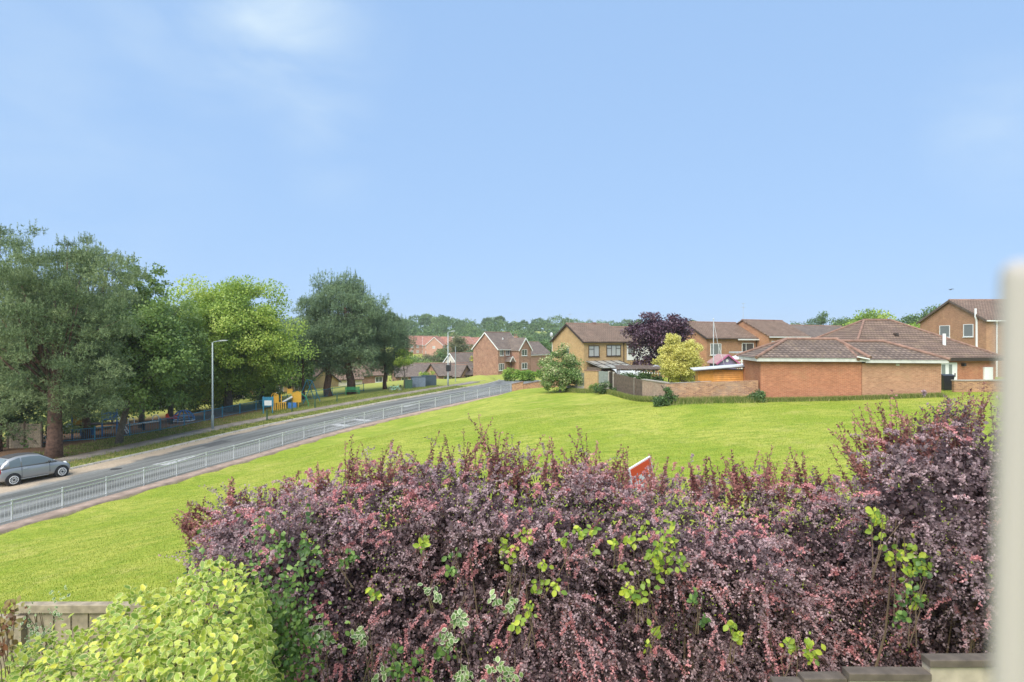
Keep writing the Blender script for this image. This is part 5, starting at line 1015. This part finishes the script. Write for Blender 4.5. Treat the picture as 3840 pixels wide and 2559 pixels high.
# ------------------------------------------------------------ long grass, weeds, lawn blades
def blades(N_, sampler, hmin, hmax, wd, r):
    x, y = sampler(N_); z = hgt(x, y); hh = r.uniform(hmin, hmax, N_); C_ = np.stack([x, y, z-.01], 1)
    ax = unit(np.stack([r.normal(size=N_)*.35, r.normal(size=N_)*.35, np.ones(N_)], 1)); sd_ = unit(np.stack([r.normal(size=N_), r.normal(size=N_)*.4, np.zeros(N_)], 1))
    a_ = C_-sd_*wd/2; b_ = C_+sd_*wd/2; t_ = C_+ax*hh[:, None]; V = np.stack([a_, b_, t_], 1).reshape(-1, 3)
    return V, np.arange(len(V)).reshape(-1, 3)
MT['blade'] = foliage('grass_blades', [(0, (.13, .20, .015)), (.5, (.31, .37, .04)), (1, (.55, .54, .13))], .6, .35, .2)
MT['straw'] = foliage('long_grass_blades', [(0, (.10, .17, .03)), (.55, (.22, .28, .06)), (1, (.45, .38, .18))], .7, .3, .2)
r = np.random.default_rng(77)
def lawn(N_):
    X_ = []; Y_ = []; c_ = 0
    while c_ < N_:
        y = 9.5+34*r.random(N_)**1.25; px = r.uniform(-20, 1000, N_); x = (px-HX)*y/F; o_, _ = road_uv(x, y); ok = (o_ < -.9); X_.append(x[ok]); Y_.append(y[ok]); c_ += ok.sum()
    return np.concatenate(X_)[:N_], np.concatenate(Y_)[:N_]
V, Fc = blades(420000, lawn, .025, .07, .017, r)
tag(link('lawn_grass', np_mesh('lawn_grass', V, Fc, MT['blade'], r.random(len(Fc)))), 'short bright green mown grass of the open lawn', 'grass', kind='stuff')
def along(path, spread):
    pth = np.array(path, float); s = np.concatenate([[0], np.cumsum(np.linalg.norm(np.diff(pth, axis=0), axis=1))])
    def f(N_):
        t = r.uniform(0, s[-1], N_); n_ = np.abs(r.normal(size=N_))*spread
        x = np.interp(t, s, pth[:, 0]); y = np.interp(t, s, pth[:, 1]); return x-r.random(N_)*0.1, y-.15-n_
    return f
V, Fc = blades(42000, along([XY(566, 57), (6.2, 54), (8.0, 50.8), (9.2, 43), (9.6, 37.8), (15.5, 37.3)], .35), 0.10, .5, .03, r)
V2, F2 = blades(26000, along([(12, 37.6), (15.5, 37.1), (21.4, 36.5), (25.7, 35.9)], .16), .06, .36, .03, r); V, Fc = join([(V, Fc), (V2, F2)])
tag(link('long_grass', np_mesh('long_grass', V, Fc, MT['straw'], r.random(len(Fc)))), 'unmown grass along the foot of the garden walls', 'grass', kind='stuff')
def verge(N_):
    i = r.integers(int(rail_at(30)), int(rail_at(78)), N_); o_ = np.where(r.random(N_) < .4, r.uniform(ROADW+.2, ROADW+2.0, N_), r.uniform(ROADW+3.8, ROADW+8.0, N_))
    return RL[i, 0]+NRM[i, 0]*o_+r.normal(size=N_)*.3, RL[i, 1]+NRM[i, 1]*o_+r.normal(size=N_)*.3
V, Fc = blades(60000, verge, .06, .24, .035, r)
tag(link('verge_grass', np_mesh('verge_grass', V, Fc, MT['straw'], r.random(len(Fc)))), 'rough yellowish grass on the far verge and round the playground', 'grass', kind='stuff')
for i, (px, d, rx, rz, lb) in enumerate([(603, 50, .9, .6, 'leafy green weeds before the grey green fence'), (594, 52.5, .8, .5, 'feathery weeds before the short orange wall'), (668.5, 37.3, .45, .75, 'ivy plant climbing the corner of the brick wall'), (660, 36.9, .6, .35, 'low grey green plant at the wall corner'), (617, 49.2, .5, .4, 'green weeds at the foot of the brown fence'), (758, 36.7, .5, .4, 'weeds where the mottled wall meets the garage')]):
    bush('weed', lb, 'plant', XY(px, d), (rx, .4, rz), 16, .25, 90, .1, MT['dkgreen'] if i != 1 else MT['maple'], 95+i, zc=rz*.7)

# ------------------------------------------------------------ foreground shrubs
MT['berb'] = foliage('barberry_leaves', [(0, (.095, .062, .068)), (.3, (.215, .14, .145)), (.58, (.37, .255, .26)), (.80, (.52, .37, .37)), (.9, (.56, .25, .25)), (1, (.70, .31, .30))], .5, .25, .6)
MT['berb_tip'] = foliage('barberry_young_leaves', [(0, (.17, .065, .055)), (.5, (.32, .13, .11)), (1, (.50, .22, .18))], .5, .3, .5)
MT['berb_pink'] = foliage('barberry_pink_leaves', [(0, (.40, .27, .28)), (.35, (.57, .41, .42)), (.55, (.57, .27, .275)), (1, (.70, .30, .30))], .5, .25, .5)
MT['twig'] = plain('barberry_twig', (.16, .11, .07), .9)
TIP = np.array([(187, 522), (230, 500), (290, 482), (352, 462), (400, 468), (440, 462), (478, 456), (520, 462), (575, 462), (610, 474), (650, 480), (700, 478), (760, 474), (815, 482), (860, 486)], float); TIP[:, 1] += 7
def hedge_surface(u, v, r):
    """u in px along the hedge, v 0 (foot, front) .. 1 (top, back)"""
    ytop = np.interp(u, TIP[:, 0], TIP[:, 1]); Yt = 9.0; ztop = -(ytop-HY)*Yt/F; zbot = -4.75; Yb = 7.2
    X_ = (u-HX)*Yt/F
    ang = v*math.pi/2; hh = ztop-zbot
    z = zbot+hh*np.where(v < .7, v/.7*.86, .86+.14*np.sin((v-.7)/.3*math.pi/2)); y = Yb+.25*np.sin(v*6)+np.where(v < .7, v/.7*.9, .9+(v-.7)/.3*1.6)
    lump = .24*np.sin(u*.035+v*5)+.24*np.sin(u*.075+2+v*9+np.sin(u*.02)*3)+.2*np.sin(u*.16+v*13+np.sin(v*7)*2)
    return np.stack([X_, y-lump*1.25, z+CZ], 1), lump
def sprigs(base, dirn, length, nleaf, lsize, r, droop=.4):
    """arching shoots with leaves all round them"""
    n_ = len(base); t = np.linspace(.05, 1, nleaf)[None, :, None]; L_ = length[:, None, None]
    pts = base[:, None, :]+dirn[:, None, :]*t*L_+np.array([0, 0, -1.0])*droop*(t**2)*L_
    side = unit(r.normal(size=(n_, nleaf, 3))); ax = unit(side*1.0+dirn[:, None, :]*.55)
    C_ = pts.reshape(-1, 3); A_ = ax.reshape(-1, 3); ls = lsize*(.65+.7*r.random(len(C_)))
    nr = unit(r.normal(size=C_.shape)*.8+np.array([0, -.3, 1.0]))
    return kites(C_+A_*.006, A_, nr, ls, ls*.62, .1), pts
def barberry(name, label, surf, n_s, xs_, seed, spikes, few=6):
    r = np.random.default_rng(seed); base0 = surf; n_ = len(base0[0]); Pb, out = base0
    root = thing(name, label, 'shrub', (0, 0, 0)); parts = []; rn = []
    # fine outer sprigs
    d_ = unit(out+r.normal(size=Pb.shape)*.62+np.array([0, -.1, .35])); ln = r.uniform(.22, .62, n_)*(1+.3*(r.random(n_) < .2)); NL = 30
    nc = int(n_/17); cj = r.integers(0, n_, nc); own = r.integers(0, nc, n_); inc = r.random(n_) < .72
    co = out[cj]*r.uniform(-.12, .26, nc)[:, None]; cdir = unit(out[cj]+r.normal(size=(nc, 3))*.45+np.array([0, 0, .15]))
    ccol = r.random(nc)
    Bs = np.where(inc[:, None], Pb[cj][own]+co[own]-out[cj][own]*.3+r.normal(size=Pb.shape)*np.array([.13, .06, .07]), Pb-out*.34)
    d_ = np.where(inc[:, None], unit(cdir[own]+r.normal(size=Pb.shape)*np.array([.55, .4, .32])), d_)
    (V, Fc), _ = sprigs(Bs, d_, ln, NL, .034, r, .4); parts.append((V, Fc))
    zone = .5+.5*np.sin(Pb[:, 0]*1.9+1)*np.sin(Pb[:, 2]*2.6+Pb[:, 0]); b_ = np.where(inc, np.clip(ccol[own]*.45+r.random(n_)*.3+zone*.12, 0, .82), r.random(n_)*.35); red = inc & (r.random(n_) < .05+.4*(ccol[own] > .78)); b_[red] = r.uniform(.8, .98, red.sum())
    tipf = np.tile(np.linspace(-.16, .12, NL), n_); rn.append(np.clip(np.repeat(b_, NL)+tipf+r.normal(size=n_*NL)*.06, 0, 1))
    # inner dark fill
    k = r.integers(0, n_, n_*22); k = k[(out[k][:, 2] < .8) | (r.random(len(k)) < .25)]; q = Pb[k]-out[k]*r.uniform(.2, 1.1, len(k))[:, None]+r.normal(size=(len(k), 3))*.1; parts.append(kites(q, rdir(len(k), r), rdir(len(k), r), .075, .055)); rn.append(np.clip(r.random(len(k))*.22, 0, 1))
    # fuller shoots that stand proud of the mass
    nf = n_//few; jf = r.integers(0, n_, nf); NF = 80; fd = unit(out[jf]+r.normal(size=(nf, 3))*.6+np.array([0, 0, .1]))
    (V, Fc), _ = sprigs(Pb[jf]-out[jf]*r.uniform(-.12, .14, nf)[:, None], fd, r.uniform(.14, .42, nf), NF, .028, r, .5)
    link('bright_shoots', np_mesh('bright_shoots', V, Fc, MT['berb_pink'], np.clip(np.repeat(r.random(nf)**(1 if few < 8 else 2.2), NF)+r.normal(size=nf*NF)*.07, 0, 1)), root)
    # long upright shoots
    sb, sdir, sl = spikes; st = MB(); NS = 60
    (V, Fc), pts = sprigs(sb, sdir, sl, NS, .036, r, .05); (V2, F2), _ = sprigs(sb+r.normal(size=sb.shape)*.03, sdir, sl*.62, NS, .052, r, .02); V, Fc = join([(V, Fc), (V2, F2)])
    link('tall_shoots', np_mesh('tall_shoots', V, Fc, MT['berb_tip'], np.clip(np.tile(np.repeat(r.random(len(sb)), NS), 2)+r.normal(size=len(Fc))*.12, 0, 1)), root)
    for p in pts: st.tube([p[0], p[len(p)//2], p[-1]], [.006, .004, .002], 4)
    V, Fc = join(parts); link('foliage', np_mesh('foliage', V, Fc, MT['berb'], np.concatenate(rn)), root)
    cen = Pb.mean(0)
    for i in range(70):
        j = r.integers(0, n_); e = Pb[j]; x0 = e[0]+r.normal()*.25; f = Vector((x0, e[1]+.5, CZ-4.8)); st.tube([f, f.lerp(Vector(e), .5)+Vector((r.normal()*.1, r.normal()*.08, 0)), Vector(e-out[j]*.05)], [.018, .012, .005], 5)
    st.build('stems', MT['twig'], root); return root
r = np.random.default_rng(5); NH = 9000
u = r.uniform(185, 850, NH); v = r.random(NH)**.9
left_cut = np.interp(v, [0, 1], [300, 185]); u = np.maximum(u, left_cut+r.random(NH)*25)
Ph, lump = hedge_surface(u, v, r); keep = r.random(NH) < .62+.5*np.clip(lump*2.2+.3, 0, 1); Ph = Ph[keep]; v = v[keep]
outn = unit(np.stack([r.normal(size=len(Ph))*.22, -np.cos(np.clip((v-.35)/.65, 0, 1)*1.4), .1+np.sin(np.clip((v-.35)/.65, 0, 1)*1.4)], 1))
SP = [(176, 512), (181, 535), (187, 500), (196, 515), (205, 497), (232, 476), (240, 490), (262, 485), (285, 474), (300, 470), (318, 462), (333, 466), (352, 432), (357, 450), (366, 458), (380, 455), (392, 437), (400, 445), (412, 448), (440, 428), (446, 436), (470, 440), (478, 410), (483, 425), (495, 428), (505, 436), (519, 440), (530, 452), (543, 432), (552, 437), (563, 447), (578, 424), (590, 450), (598, 440), (610, 462), (621, 443), (628, 445), (650, 452), (668, 457), (690, 462), (705, 455), (722, 453), (731, 448), (742, 458), (758, 450), (772, 444), (790, 446), (802, 450), (815, 465), (828, 468)]
sb = []; sdn = []; sl = []
for (px, py) in SP:
    for rep in range(4 if py < 440 else 3):
        Yt = 9.0+r.normal()*.15; tip = np.array([(px+r.normal()*5*rep-HX)*Yt/F, Yt, CZ-(py+rep*8*r.random()-HY)*Yt/F]); L_ = min(1.2, .45+max(0, (470-py))*.012+.1*r.random())
        dv = unit(np.array([[r.normal()*.26-(1.1 if px < 200 else 0), r.normal()*.15, 1.0]]))[0]; sb.append(tip-dv*L_); sdn.append(dv); sl.append(L_)
barberry('barberry_hedge', 'wide purple red barberry hedge filling the foreground', (Ph, outn), 0, None, 41, (np.array(sb), np.array(sdn), np.array(sl)))
# the taller shrub at the right
r = np.random.default_rng(6); NR = 4200; th = r.uniform(-2.9, .5, NR); vv_ = r.random(NR)
cx_, cy_ = 6.55, 8.2; rx_ = np.interp(vv_, [0, .35, .6, .8, 1], [1.6, 2.15, 2.55, 2.3, .8]); zt = CZ-4.6+vv_*3.72+.12*np.sin(th*5+vv_*9)
lp = 1+.12*np.sin(th*4+vv_*7)+.1*np.sin(th*9+2+vv_*12); Pr = np.stack([cx_+rx_*np.cos(th)*lp, cy_+rx_*.8*np.sin(th)*lp, zt], 1)
orr = unit(np.stack([np.cos(th), np.sin(th), np.interp(vv_, [0, .6, 1], [.1, .3, 1.5])], 1))
SP2 = [(840, 420), (852, 407), (866, 400), (862, 415), (880, 398), (893, 388), (897, 402), (905, 412), (915, 410), (925, 405), (938, 402), (950, 398), (962, 392), (970, 384), (978, 392), (835, 440), (842, 432), (985, 380), (992, 388), (875, 410), (945, 412), (958, 408), (930, 415)]
sb = []; sdn = []; sl = []
for (px, py) in SP2:
    for rep in range(3):
        Yt = 8.0+r.normal()*.3; tip = np.array([(px+r.normal()*6*rep-HX)*Yt/F, Yt, CZ-(py+rep*9*r.random()-HY)*Yt/F]); L_ = .8+.4*r.random()
        dv = unit(np.array([[-.55+.9*(px-835)/150+r.normal()*.15, r.normal()*.15, 1.0]]))[0]; sb.append(tip-dv*L_); sdn.append(dv); sl.append(L_)
barberry('barberry_shrub', 'taller purple barberry at the right, rising above the hedge', (Pr, orr), 0, None, 42, (np.array(sb), np.array(sdn), np.array(sl)), 9)

def big_leaves(C_, A_, Nn, L_, Wr, r, curl=.12):
    """pointed oval leaves with a fold: 5 rows x 3 points; edge = 1 on the rim"""
    A_ = unit(A_); S_ = unit(np.cross(A_, Nn)); U_ = np.cross(S_, A_); n_ = len(C_); L_ = np.broadcast_to(L_, (n_,))
    ts = [0, .28, .58, .84, 1.0]; ws = [.08, .86, 1.0, .55, .03]; V = []; E = []
    for t, w_ in zip(ts, ws):
        mid = C_+A_*(L_*t)[:, None]-U_*(L_*curl*t*t)[:, None]
        for s in (-1, -.55, 0, .55, 1):
            V.append(mid+S_*(s*L_*Wr*w_*.5)[:, None]+U_*(abs(s)*L_*.07*w_)[:, None]); E.append(np.full(n_, max(abs(s), {0: 1, .28: .3, .58: 0, .84: .55, 1.0: 1}[t])))
    V = np.stack(V, 1).reshape(-1, 3); E = np.stack(E, 1).reshape(-1); base = (np.arange(n_)*25)[:, None]; fs = []
    for i in range(4):
        for j in range(4): fs.append([i*5+j, i*5+j+1, (i+1)*5+j+1, (i+1)*5+j])
    Fc = (base[:, :, None]+np.array(fs)[None]).reshape(-1, 4); return V, Fc, E, 16
# variegated shrub lower left
r = np.random.default_rng(9); MT['vari'] = foliage('variegated_leaves', [(0, (.12, .21, .03)), (.3, (.26, .38, .05)), (.6, (.44, .52, .07)), (.82, (.62, .64, .09)), (1, (.82, .76, .10))], .4, .35, .45, edge=.84, edgecol=(.74, .72, .27))
def mound(N_, r):
    px = r.uniform(-60, 285, N_); f = r.random(N_)
    d = np.interp(f, [0, 1], [3.2, 6.2]); ytop = np.interp(px, [-60, 0, 17, 60, 82, 109, 136, 163, 178, 195, 238, 260, 285], [715, 672, 652, 636, 626, 612, 600, 595, 586, 570, 566, 594, 640])
    X_ = (px-HX)*d/F; zt = -(ytop-HY)*6.1/F; z = zt-.11*(6.2-d)**2*.5-.25*np.exp(-((px-285)/28)**2)*3+.08*np.sin(X_*7)*np.sin(d*6)
    return np.stack([X_, d, z+CZ], 1)
root = thing('variegated_shrub', 'yellow green shrub with cream edged oval leaves in the lower left', 'shrub', (0, 0, 0)); Vs = []; Es = []; Rs = []; Fs = []; o = 0
for depth, N_ in ((0, 4300), (.12, 3400), (.27, 2400)):
    Pm = mound(N_, r); Pm[:, 2] -= depth; Pm += r.normal(size=Pm.shape)*.04; nrm = unit(np.array([0, -.5, 1.0])+r.normal(size=Pm.shape)*.62); ax = unit(np.cross(nrm, rdir(N_, r))+np.array([0, -.1, .15]))
    V, Fc, E, k = big_leaves(Pm, ax, nrm, r.uniform(.045, .088, N_), .62, r); Vs.append(V); Fs.append(Fc+o); Es.append(E); o += len(V); Rs.append(np.repeat(np.clip(r.beta(2, 2.6, N_)+(r.random(N_) < .07)*.5, 0, 1)*(1 if depth == 0 else .6), k))  # lower leaf layers coloured darker, painting the shade in the gaps
# side towards the hedge hanging down
N_ = 1500; t = r.random(N_); zc_ = r.random(N_); Pm = np.stack([np.interp(t, [0, 1], [-1.56, -2.66])+r.normal(size=N_)*.06+zc_*.1, np.interp(t, [0, 1], [3.6, 6.2]), CZ-2.42-zc_*1.0], 1)
nrm = unit(np.array([.8, -.5, .5])+r.normal(size=Pm.shape)*.4); ax = unit(np.cross(nrm, rdir(N_, r))+np.array([.1, 0, -.5]))
V, Fc, E, k = big_leaves(Pm, ax, nrm, r.uniform(.055, .095, N_), .6, r); Vs.append(V); Fs.append(Fc+o); Es.append(E); o += len(V); Rs.append(np.repeat(r.random(N_)*.6, k))
link('foliage', np_mesh('foliage', np.concatenate(Vs), np.concatenate(Fs), MT['vari'], np.concatenate(Rs), {'edge': np.concatenate(Es)}, True), root)
mb = MB()
for i in range(40): q = mound(1, r)[0]; mb.tube([(q[0]+r.normal()*.1, q[1]+.2, CZ-4.8), (q[0], q[1]+.1, q[2]-.6), (q[0], q[1], q[2]-.05)], [.02, .012, .004], 5)
mb.build('stems', MT['twig'], root)
# green infill between hedge and variegated shrub (privet)
Pq = []
MT['privet'] = foliage('privet_leaves', [(0, (.04, .09, .02)), (.6, (.11, .20, .045)), (1, (.24, .36, .08))], .45, .3)
def leaf_patch(name, label, cat, c, rad, n_, size, mat, seed, group=None, stems=3, edge=False):
    r = np.random.default_rng(seed); root = thing(name, label, cat, tuple(c), 0, group); ns_ = max(2, n_//14); sc_ = r.normal(size=(ns_, 3))*np.array(rad)*.6; P0 = sc_[r.integers(0, ns_, n_)]+r.normal(size=(n_, 3))*np.array(rad)*.2
    nrm = unit(np.array([0, -.9, .5])+r.normal(size=P0.shape)*.4); ax = unit(np.cross(nrm, rdir(n_, r))+np.array([0, -.1, -.35])); V, Fc, E, k = big_leaves(P0, ax, nrm, r.uniform(.5, 1.3, n_)*size, .7, r)
    link('leaves', np_mesh('leaves', V, Fc, mat, np.repeat(r.random(n_), k), {'edge': E}, True), root); mb = MB()
    for i in range(stems): mb.tube([(r.normal()*rad[0]*.3, .12, -rad[2]*2.2), (r.normal()*rad[0]*.3, .06, -rad[2]*.6), (r.normal()*rad[0]*.5, 0, rad[2]*.8)], [.006, .005, .003], 5)
    mb.build('stem', MT['twig'], root); return root
MT['ivyl'] = foliage('bright_climber_leaves', [(0, (.16, .28, .05)), (.5, (.36, .48, .06)), (1, (.62, .68, .08))], .45, .45)
MT['ivyv'] = foliage('variegated_climber', [(0, (.08, .16, .04)), (.6, (.16, .27, .08)), (1, (.28, .40, .12))], .4, .3, .5, edge=.7, edgecol=(.62, .64, .42))
vines = [(421, 542, .10, 14, 0, 'lime leaves low in the gap left of the hedge middle'), (513, 553, .24, 48, 0, 'trail of bright lime leaves in the middle of the hedge'), (545, 575, .12, 14, 0, 'small lime cluster right of the long central trail'), (566, 548, .14, 18, 0, 'lime cluster nearest the hedge centre line'), (588, 545, .10, 10, 0, 'pair of lime sprays left of the big yellow cluster'),
         (652, 568, .26, 80, 0, 'largest yellow lime cluster in the hedge'), (300, 535, .26, 44, 2, 'mid green bramble leaves high on the left of the hedge'), (375, 592, .08, 9, 0, 'tiny yellow tuft in the left of the hedge'), (451, 615, .22, 34, 1, 'cream edged ivy trail left of the hedge middle'), (466, 650, .20, 24, 1, 'cream edged ivy low in the hedge'), (620, 545, .12, 14, 0, 'lime spray just left of the yellow cluster'),
         (508, 586, .16, 18, 1, 'cream edged ivy under the long lime trail'), (320, 640, .22, 26, 1, 'cream edged ivy low at the left of the hedge'), (290, 610, .16, 18, 2, 'green sprig beside the variegated shrub'), (415, 672, .3, 60, 2, 'fresh green fern like shoots at the foot of the hedge'), (905, 560, .26, 60, 0, 'yellow green leaves between hedge and tall shrub'), (880, 535, .2, 40, 0, 'small lime leaves below the tall shrub'), (655, 635, .1, 10, 0, 'single lime tuft low in the hedge right of centre'),
         (345, 560, .14, 18, 2, 'mid green leaves under the bramble'), (590, 470, .0, 0, 0, ''), (362, 640, .2, 30, 1, 'cream edged ivy trail low left of the hedge middle'), (432, 590, .12, 14, 1, 'small ivy sprig above the low cream edged ivy'), (530, 620, .14, 16, 0, 'lime sprig low in the middle of the hedge'),
         (455, 560, .14, 20, 2, 'green leaves left of the long lime trail'), (640, 590, .16, 24, 0, 'lime leaves hanging under the yellow cluster'), (668, 548, .14, 20, 0, 'lime spray up and right of the yellow cluster'), (700, 610, .12, 14, 2, 'green leaves low in the right half of the hedge'), (790, 650, .18, 30, 0, 'yellow green leaves behind the stepped wall'),
         (735, 640, .12, 16, 0, 'small yellow green tuft left of the stepped wall'), (920, 600, .2, 40, 2, 'dark green leaves below the tall shrub near the window frame'), (270, 545, .16, 26, 2, 'green leaves above the variegated shrub'), (395, 660, .2, 36, 2, 'green shoots at the bottom left of the hedge'), (500, 665, .18, 26, 1, 'cream edged ivy at the bottom of the hedge middle')]
for i, (px, py, rd, n_, mt_, lb) in enumerate(vines):
    if not n_: continue
    d = 7.2+max(0, (600-py))*.006-.15-(.75 if px > 860 else 0)-(.2 if py > 600 else 0); leaf_patch('climbing_vine', lb, 'climber', P(px, py, d-.04), (rd*1.1, .1, rd*1.25), int(n_*1.5), .072 if mt_ != 2 else .065, [MT['ivyl'], MT['ivyv'], MT['privet']][mt_], 200+i, 'climbers growing through the barberry')
rq = np.random.default_rng(88); NQ = 1500; k_ = rq.integers(0, len(Ph), NQ); cl_ = rq.integers(0, 60, NQ); cc_ = Ph[rq.integers(0, len(Ph), 60)]
Pq = cc_[cl_]+rq.normal(size=(NQ, 3))*np.array([.16, .05, .16])+np.array([0, -.02, 0]); V, Fc = kites(Pq, rdir(NQ, rq), unit(rdir(NQ, rq)+np.array([0, -1, .4])), .03, .02)
tag(link('lawn_specks', np_mesh('lawn_specks', V, Fc, MT['ivyl'], rq.random(NQ))), 'tiny yellow green leaves standing in for lawn seen through the barberry hedge', 'foliage', kind='stuff')  # leaf-shaped specks standing for lawn glimpsed through gaps in the hedge
leaf_patch('privet_bush', 'dark green leafy growth between the variegated shrub and the hedge', 'shrub', P(262, 645, 6.5), (.5, .3, .75), 2600, .055, MT['privet'], 300, stems=14)
leaf_patch('red_leaf_plant', 'reddish leaved plant in the bottom left corner', 'plant', P(2, 640, 5.8), (.22, .2, .45), 200, .06, foliage('red_plant', [(0, (.10, .06, .03)), (.5, (.25, .10, .05)), (1, (.3, .28, .08))]), 301, stems=6)
leaf_patch('small_leaf_plant', 'grey green fine leaved plant before the timber fence', 'plant', P(38, 632, 6.2), (.22, .15, .25), 260, .035, MT['ivyv'], 302, stems=5)
# timber fence lower left
fz = P(0, 603, 7.1).z
for (xa, xb, top, lb) in ((20.6, 150, 603, 'weathered timber fence panel with a cap rail behind the variegated shrub'), (-60, 16, 615.5, 'lower timber fence panel cut by the left edge')):
    a_ = P(xa, top, 7.1); b_ = P(xb, top, 7.1); root = thing('timber_fence', lb, 'fence', (a_.x, a_.y, CZ-4.85)); L_ = b_.x-a_.x; hh = a_.z-(CZ-4.85); mb = MB(); i = 0; xx = 0
    while xx < L_: mb.box(xx, min(L_, xx+.098), -.012-(i % 2)*.014, .008-(i % 2)*.014, 0, hh-.05); xx += .102; i += 1
    mb.build('boards', MT['wood'], root); MB().box(-.03, L_, -.06, .05, hh-.10, hh).build('cap_rail', MT['wood'], root, bevel=.008)
a_ = P(14, 616, 7.05); MB().box(0, .13, -.06, .07, -2.2, 0).build('x', MT['wood'])
o = bpy.data.objects['x']; o.name = 'fence_post'; o.location = a_; tag(o, 'square timber post between the two lower left fence panels', 'post')
# rendered wall with stepped stone coping, lower right
for (xa, xb, y_, lb, k_) in ((776, 806, 682, 'lowest coping stone step of the garden wall at the bottom', 0), (806, 850, 677.5, 'second coping step of the rendered wall', 1), (850, 932, 670, 'third coping step of the rendered wall', 2), (932, 1060, 660, 'highest coping step of the rendered wall under the window frame', 3)):
    a_ = P(xa, y_, 5.0); b_ = P(xb, y_, 5.0); root = thing('stepped_wall', lb, 'wall', (a_.x, 5.0+.02*(k_ % 2), a_.z-.008*(k_ % 3)), R((-1.2, .9, -.6, .5)[k_]), 'stepped garden wall sections')
    MB().box(0, b_.x-a_.x-.004, 0, .10, -2.2, -.07).build('wall_face', MT['render'], root); MB().box(-.02, b_.x-a_.x-.024, -.03, .09, -.062, 0).build('coping', MT['copd'], root, bevel=.006)
# sale board behind the hedge
MT['signred'] = plain('sign_red', (.72, .09, .03), .5, var=.05)
sp = P(642, 455, 10.6); root = thing('sale_board', 'red and white board on a post standing behind the hedge', 'sign', (sp.x, sp.y, sp.z-.53), R(40)); root.scale = (.8, .8, .8); root.rotation_euler = (0, R(-14), R(40))
MB().box(-.03, .03, -.03, .03, -3.2, -.0).build('post', MT['white'], root)
MB().box(-.42, .42, -.02, .02, -.02, .52).build('board', MT['white'], root)
MB().box(-.32, .39, -.026, -.021, .04, .49).build('red_panel', MT['signred'], root)
mb = MB()
for (x0, x1, z0, z1) in ((-.1, .02, .18, .26), (-.02, .16, .12, .2), (.1, .3, .08, .15), (-.26, -.22, .06, .16), (-.19, -.15, .06, .16), (-.12, -.08, .06, .16)): mb.box(x0, x1, -.032, -.027, z0, z1)
mb.build('white_print', MT['white'], root)
# haze: thin even air round everything
m, nn, b = new_mat('haze_air'); nn.nodes.remove(b); pv = nd(nn, 'ShaderNodeVolumePrincipled', {'Color': (.95, .97, .97, 1), 'Density': .00026, 'Anisotropy': .1})
nn.links.new(pv.outputs[0], nn.nodes['Material Output'].inputs['Volume'])
zmin = float(zz.min()); hz = MB().box(-1250, 1250, -400, 1450, zmin-1.5, CZ+40).build('haze', m); tag(hz, 'thin even air between the camera and the far wooded ridge', 'haze', kind='stuff')
# birds
def bird(name, label, loc, flying, s=1.0, rz=0, col=(.2, .2, .2)):
    root = thing(name, label, 'bird', tuple(loc), rz); m_ = plain('feathers', col, .7); mb = MB()
    mb.tube([(-.2, 0, .02), (-.12, 0, .05), (0, 0, .06), (.1, 0, .09), (.16, 0, .14), (.19, 0, .15), (.23, 0, .145)], [.01, .03, .06, .055, .032, .034, .006], 10); mb.build('body', m_, root, smooth=True)
    if flying:
        for sg in (-1, 1): MB().add([(.05, sg*.04, .07), (.1, sg*.2, .16), (.03, sg*.42, .1), (-.05, sg*.2, .13), (-.07, sg*.04, .07)], [(0, 1, 2, 3, 4)]).build('wing', m_, root)
    else:
        for sg in (-1, 1): MB().tube([(0, sg*.025, .02), (0, sg*.025, -.05)], .006, 5).build('leg', m_, root)
    root.scale = (s, s, s)
bird('flying_bird', 'tiny dark bird in the sky left of the two storey house', P(950.5, 290.2, 60), True, .9, R(20), (.05, .05, .05))
bird('pigeon', 'grey pigeon standing on the left of the pergola roof', P(653.5, 367.5, 55), False, 1.3, 0, (.35, .36, .38)); bird('pigeon', 'grey pigeon on the right of the pergola roof', P(657.5, 367.0, 55), False, 1.3, R(160), (.32, .33, .36))
# the open window's white frame beside the camera
wf = thing('window_frame', 'white plastic window frame edge at the right, close and blurred', 'window frame', (.2105, .262, CZ-.5))
MB().prism([(-.004, 0), (.09, 0), (.09, .5+.036), (.009, .5+.036)], 'y', 0, .012).build('frame_profile', plain('frame_white', (.42, .375, .335), .5, var=.03), wf, bevel=.006)
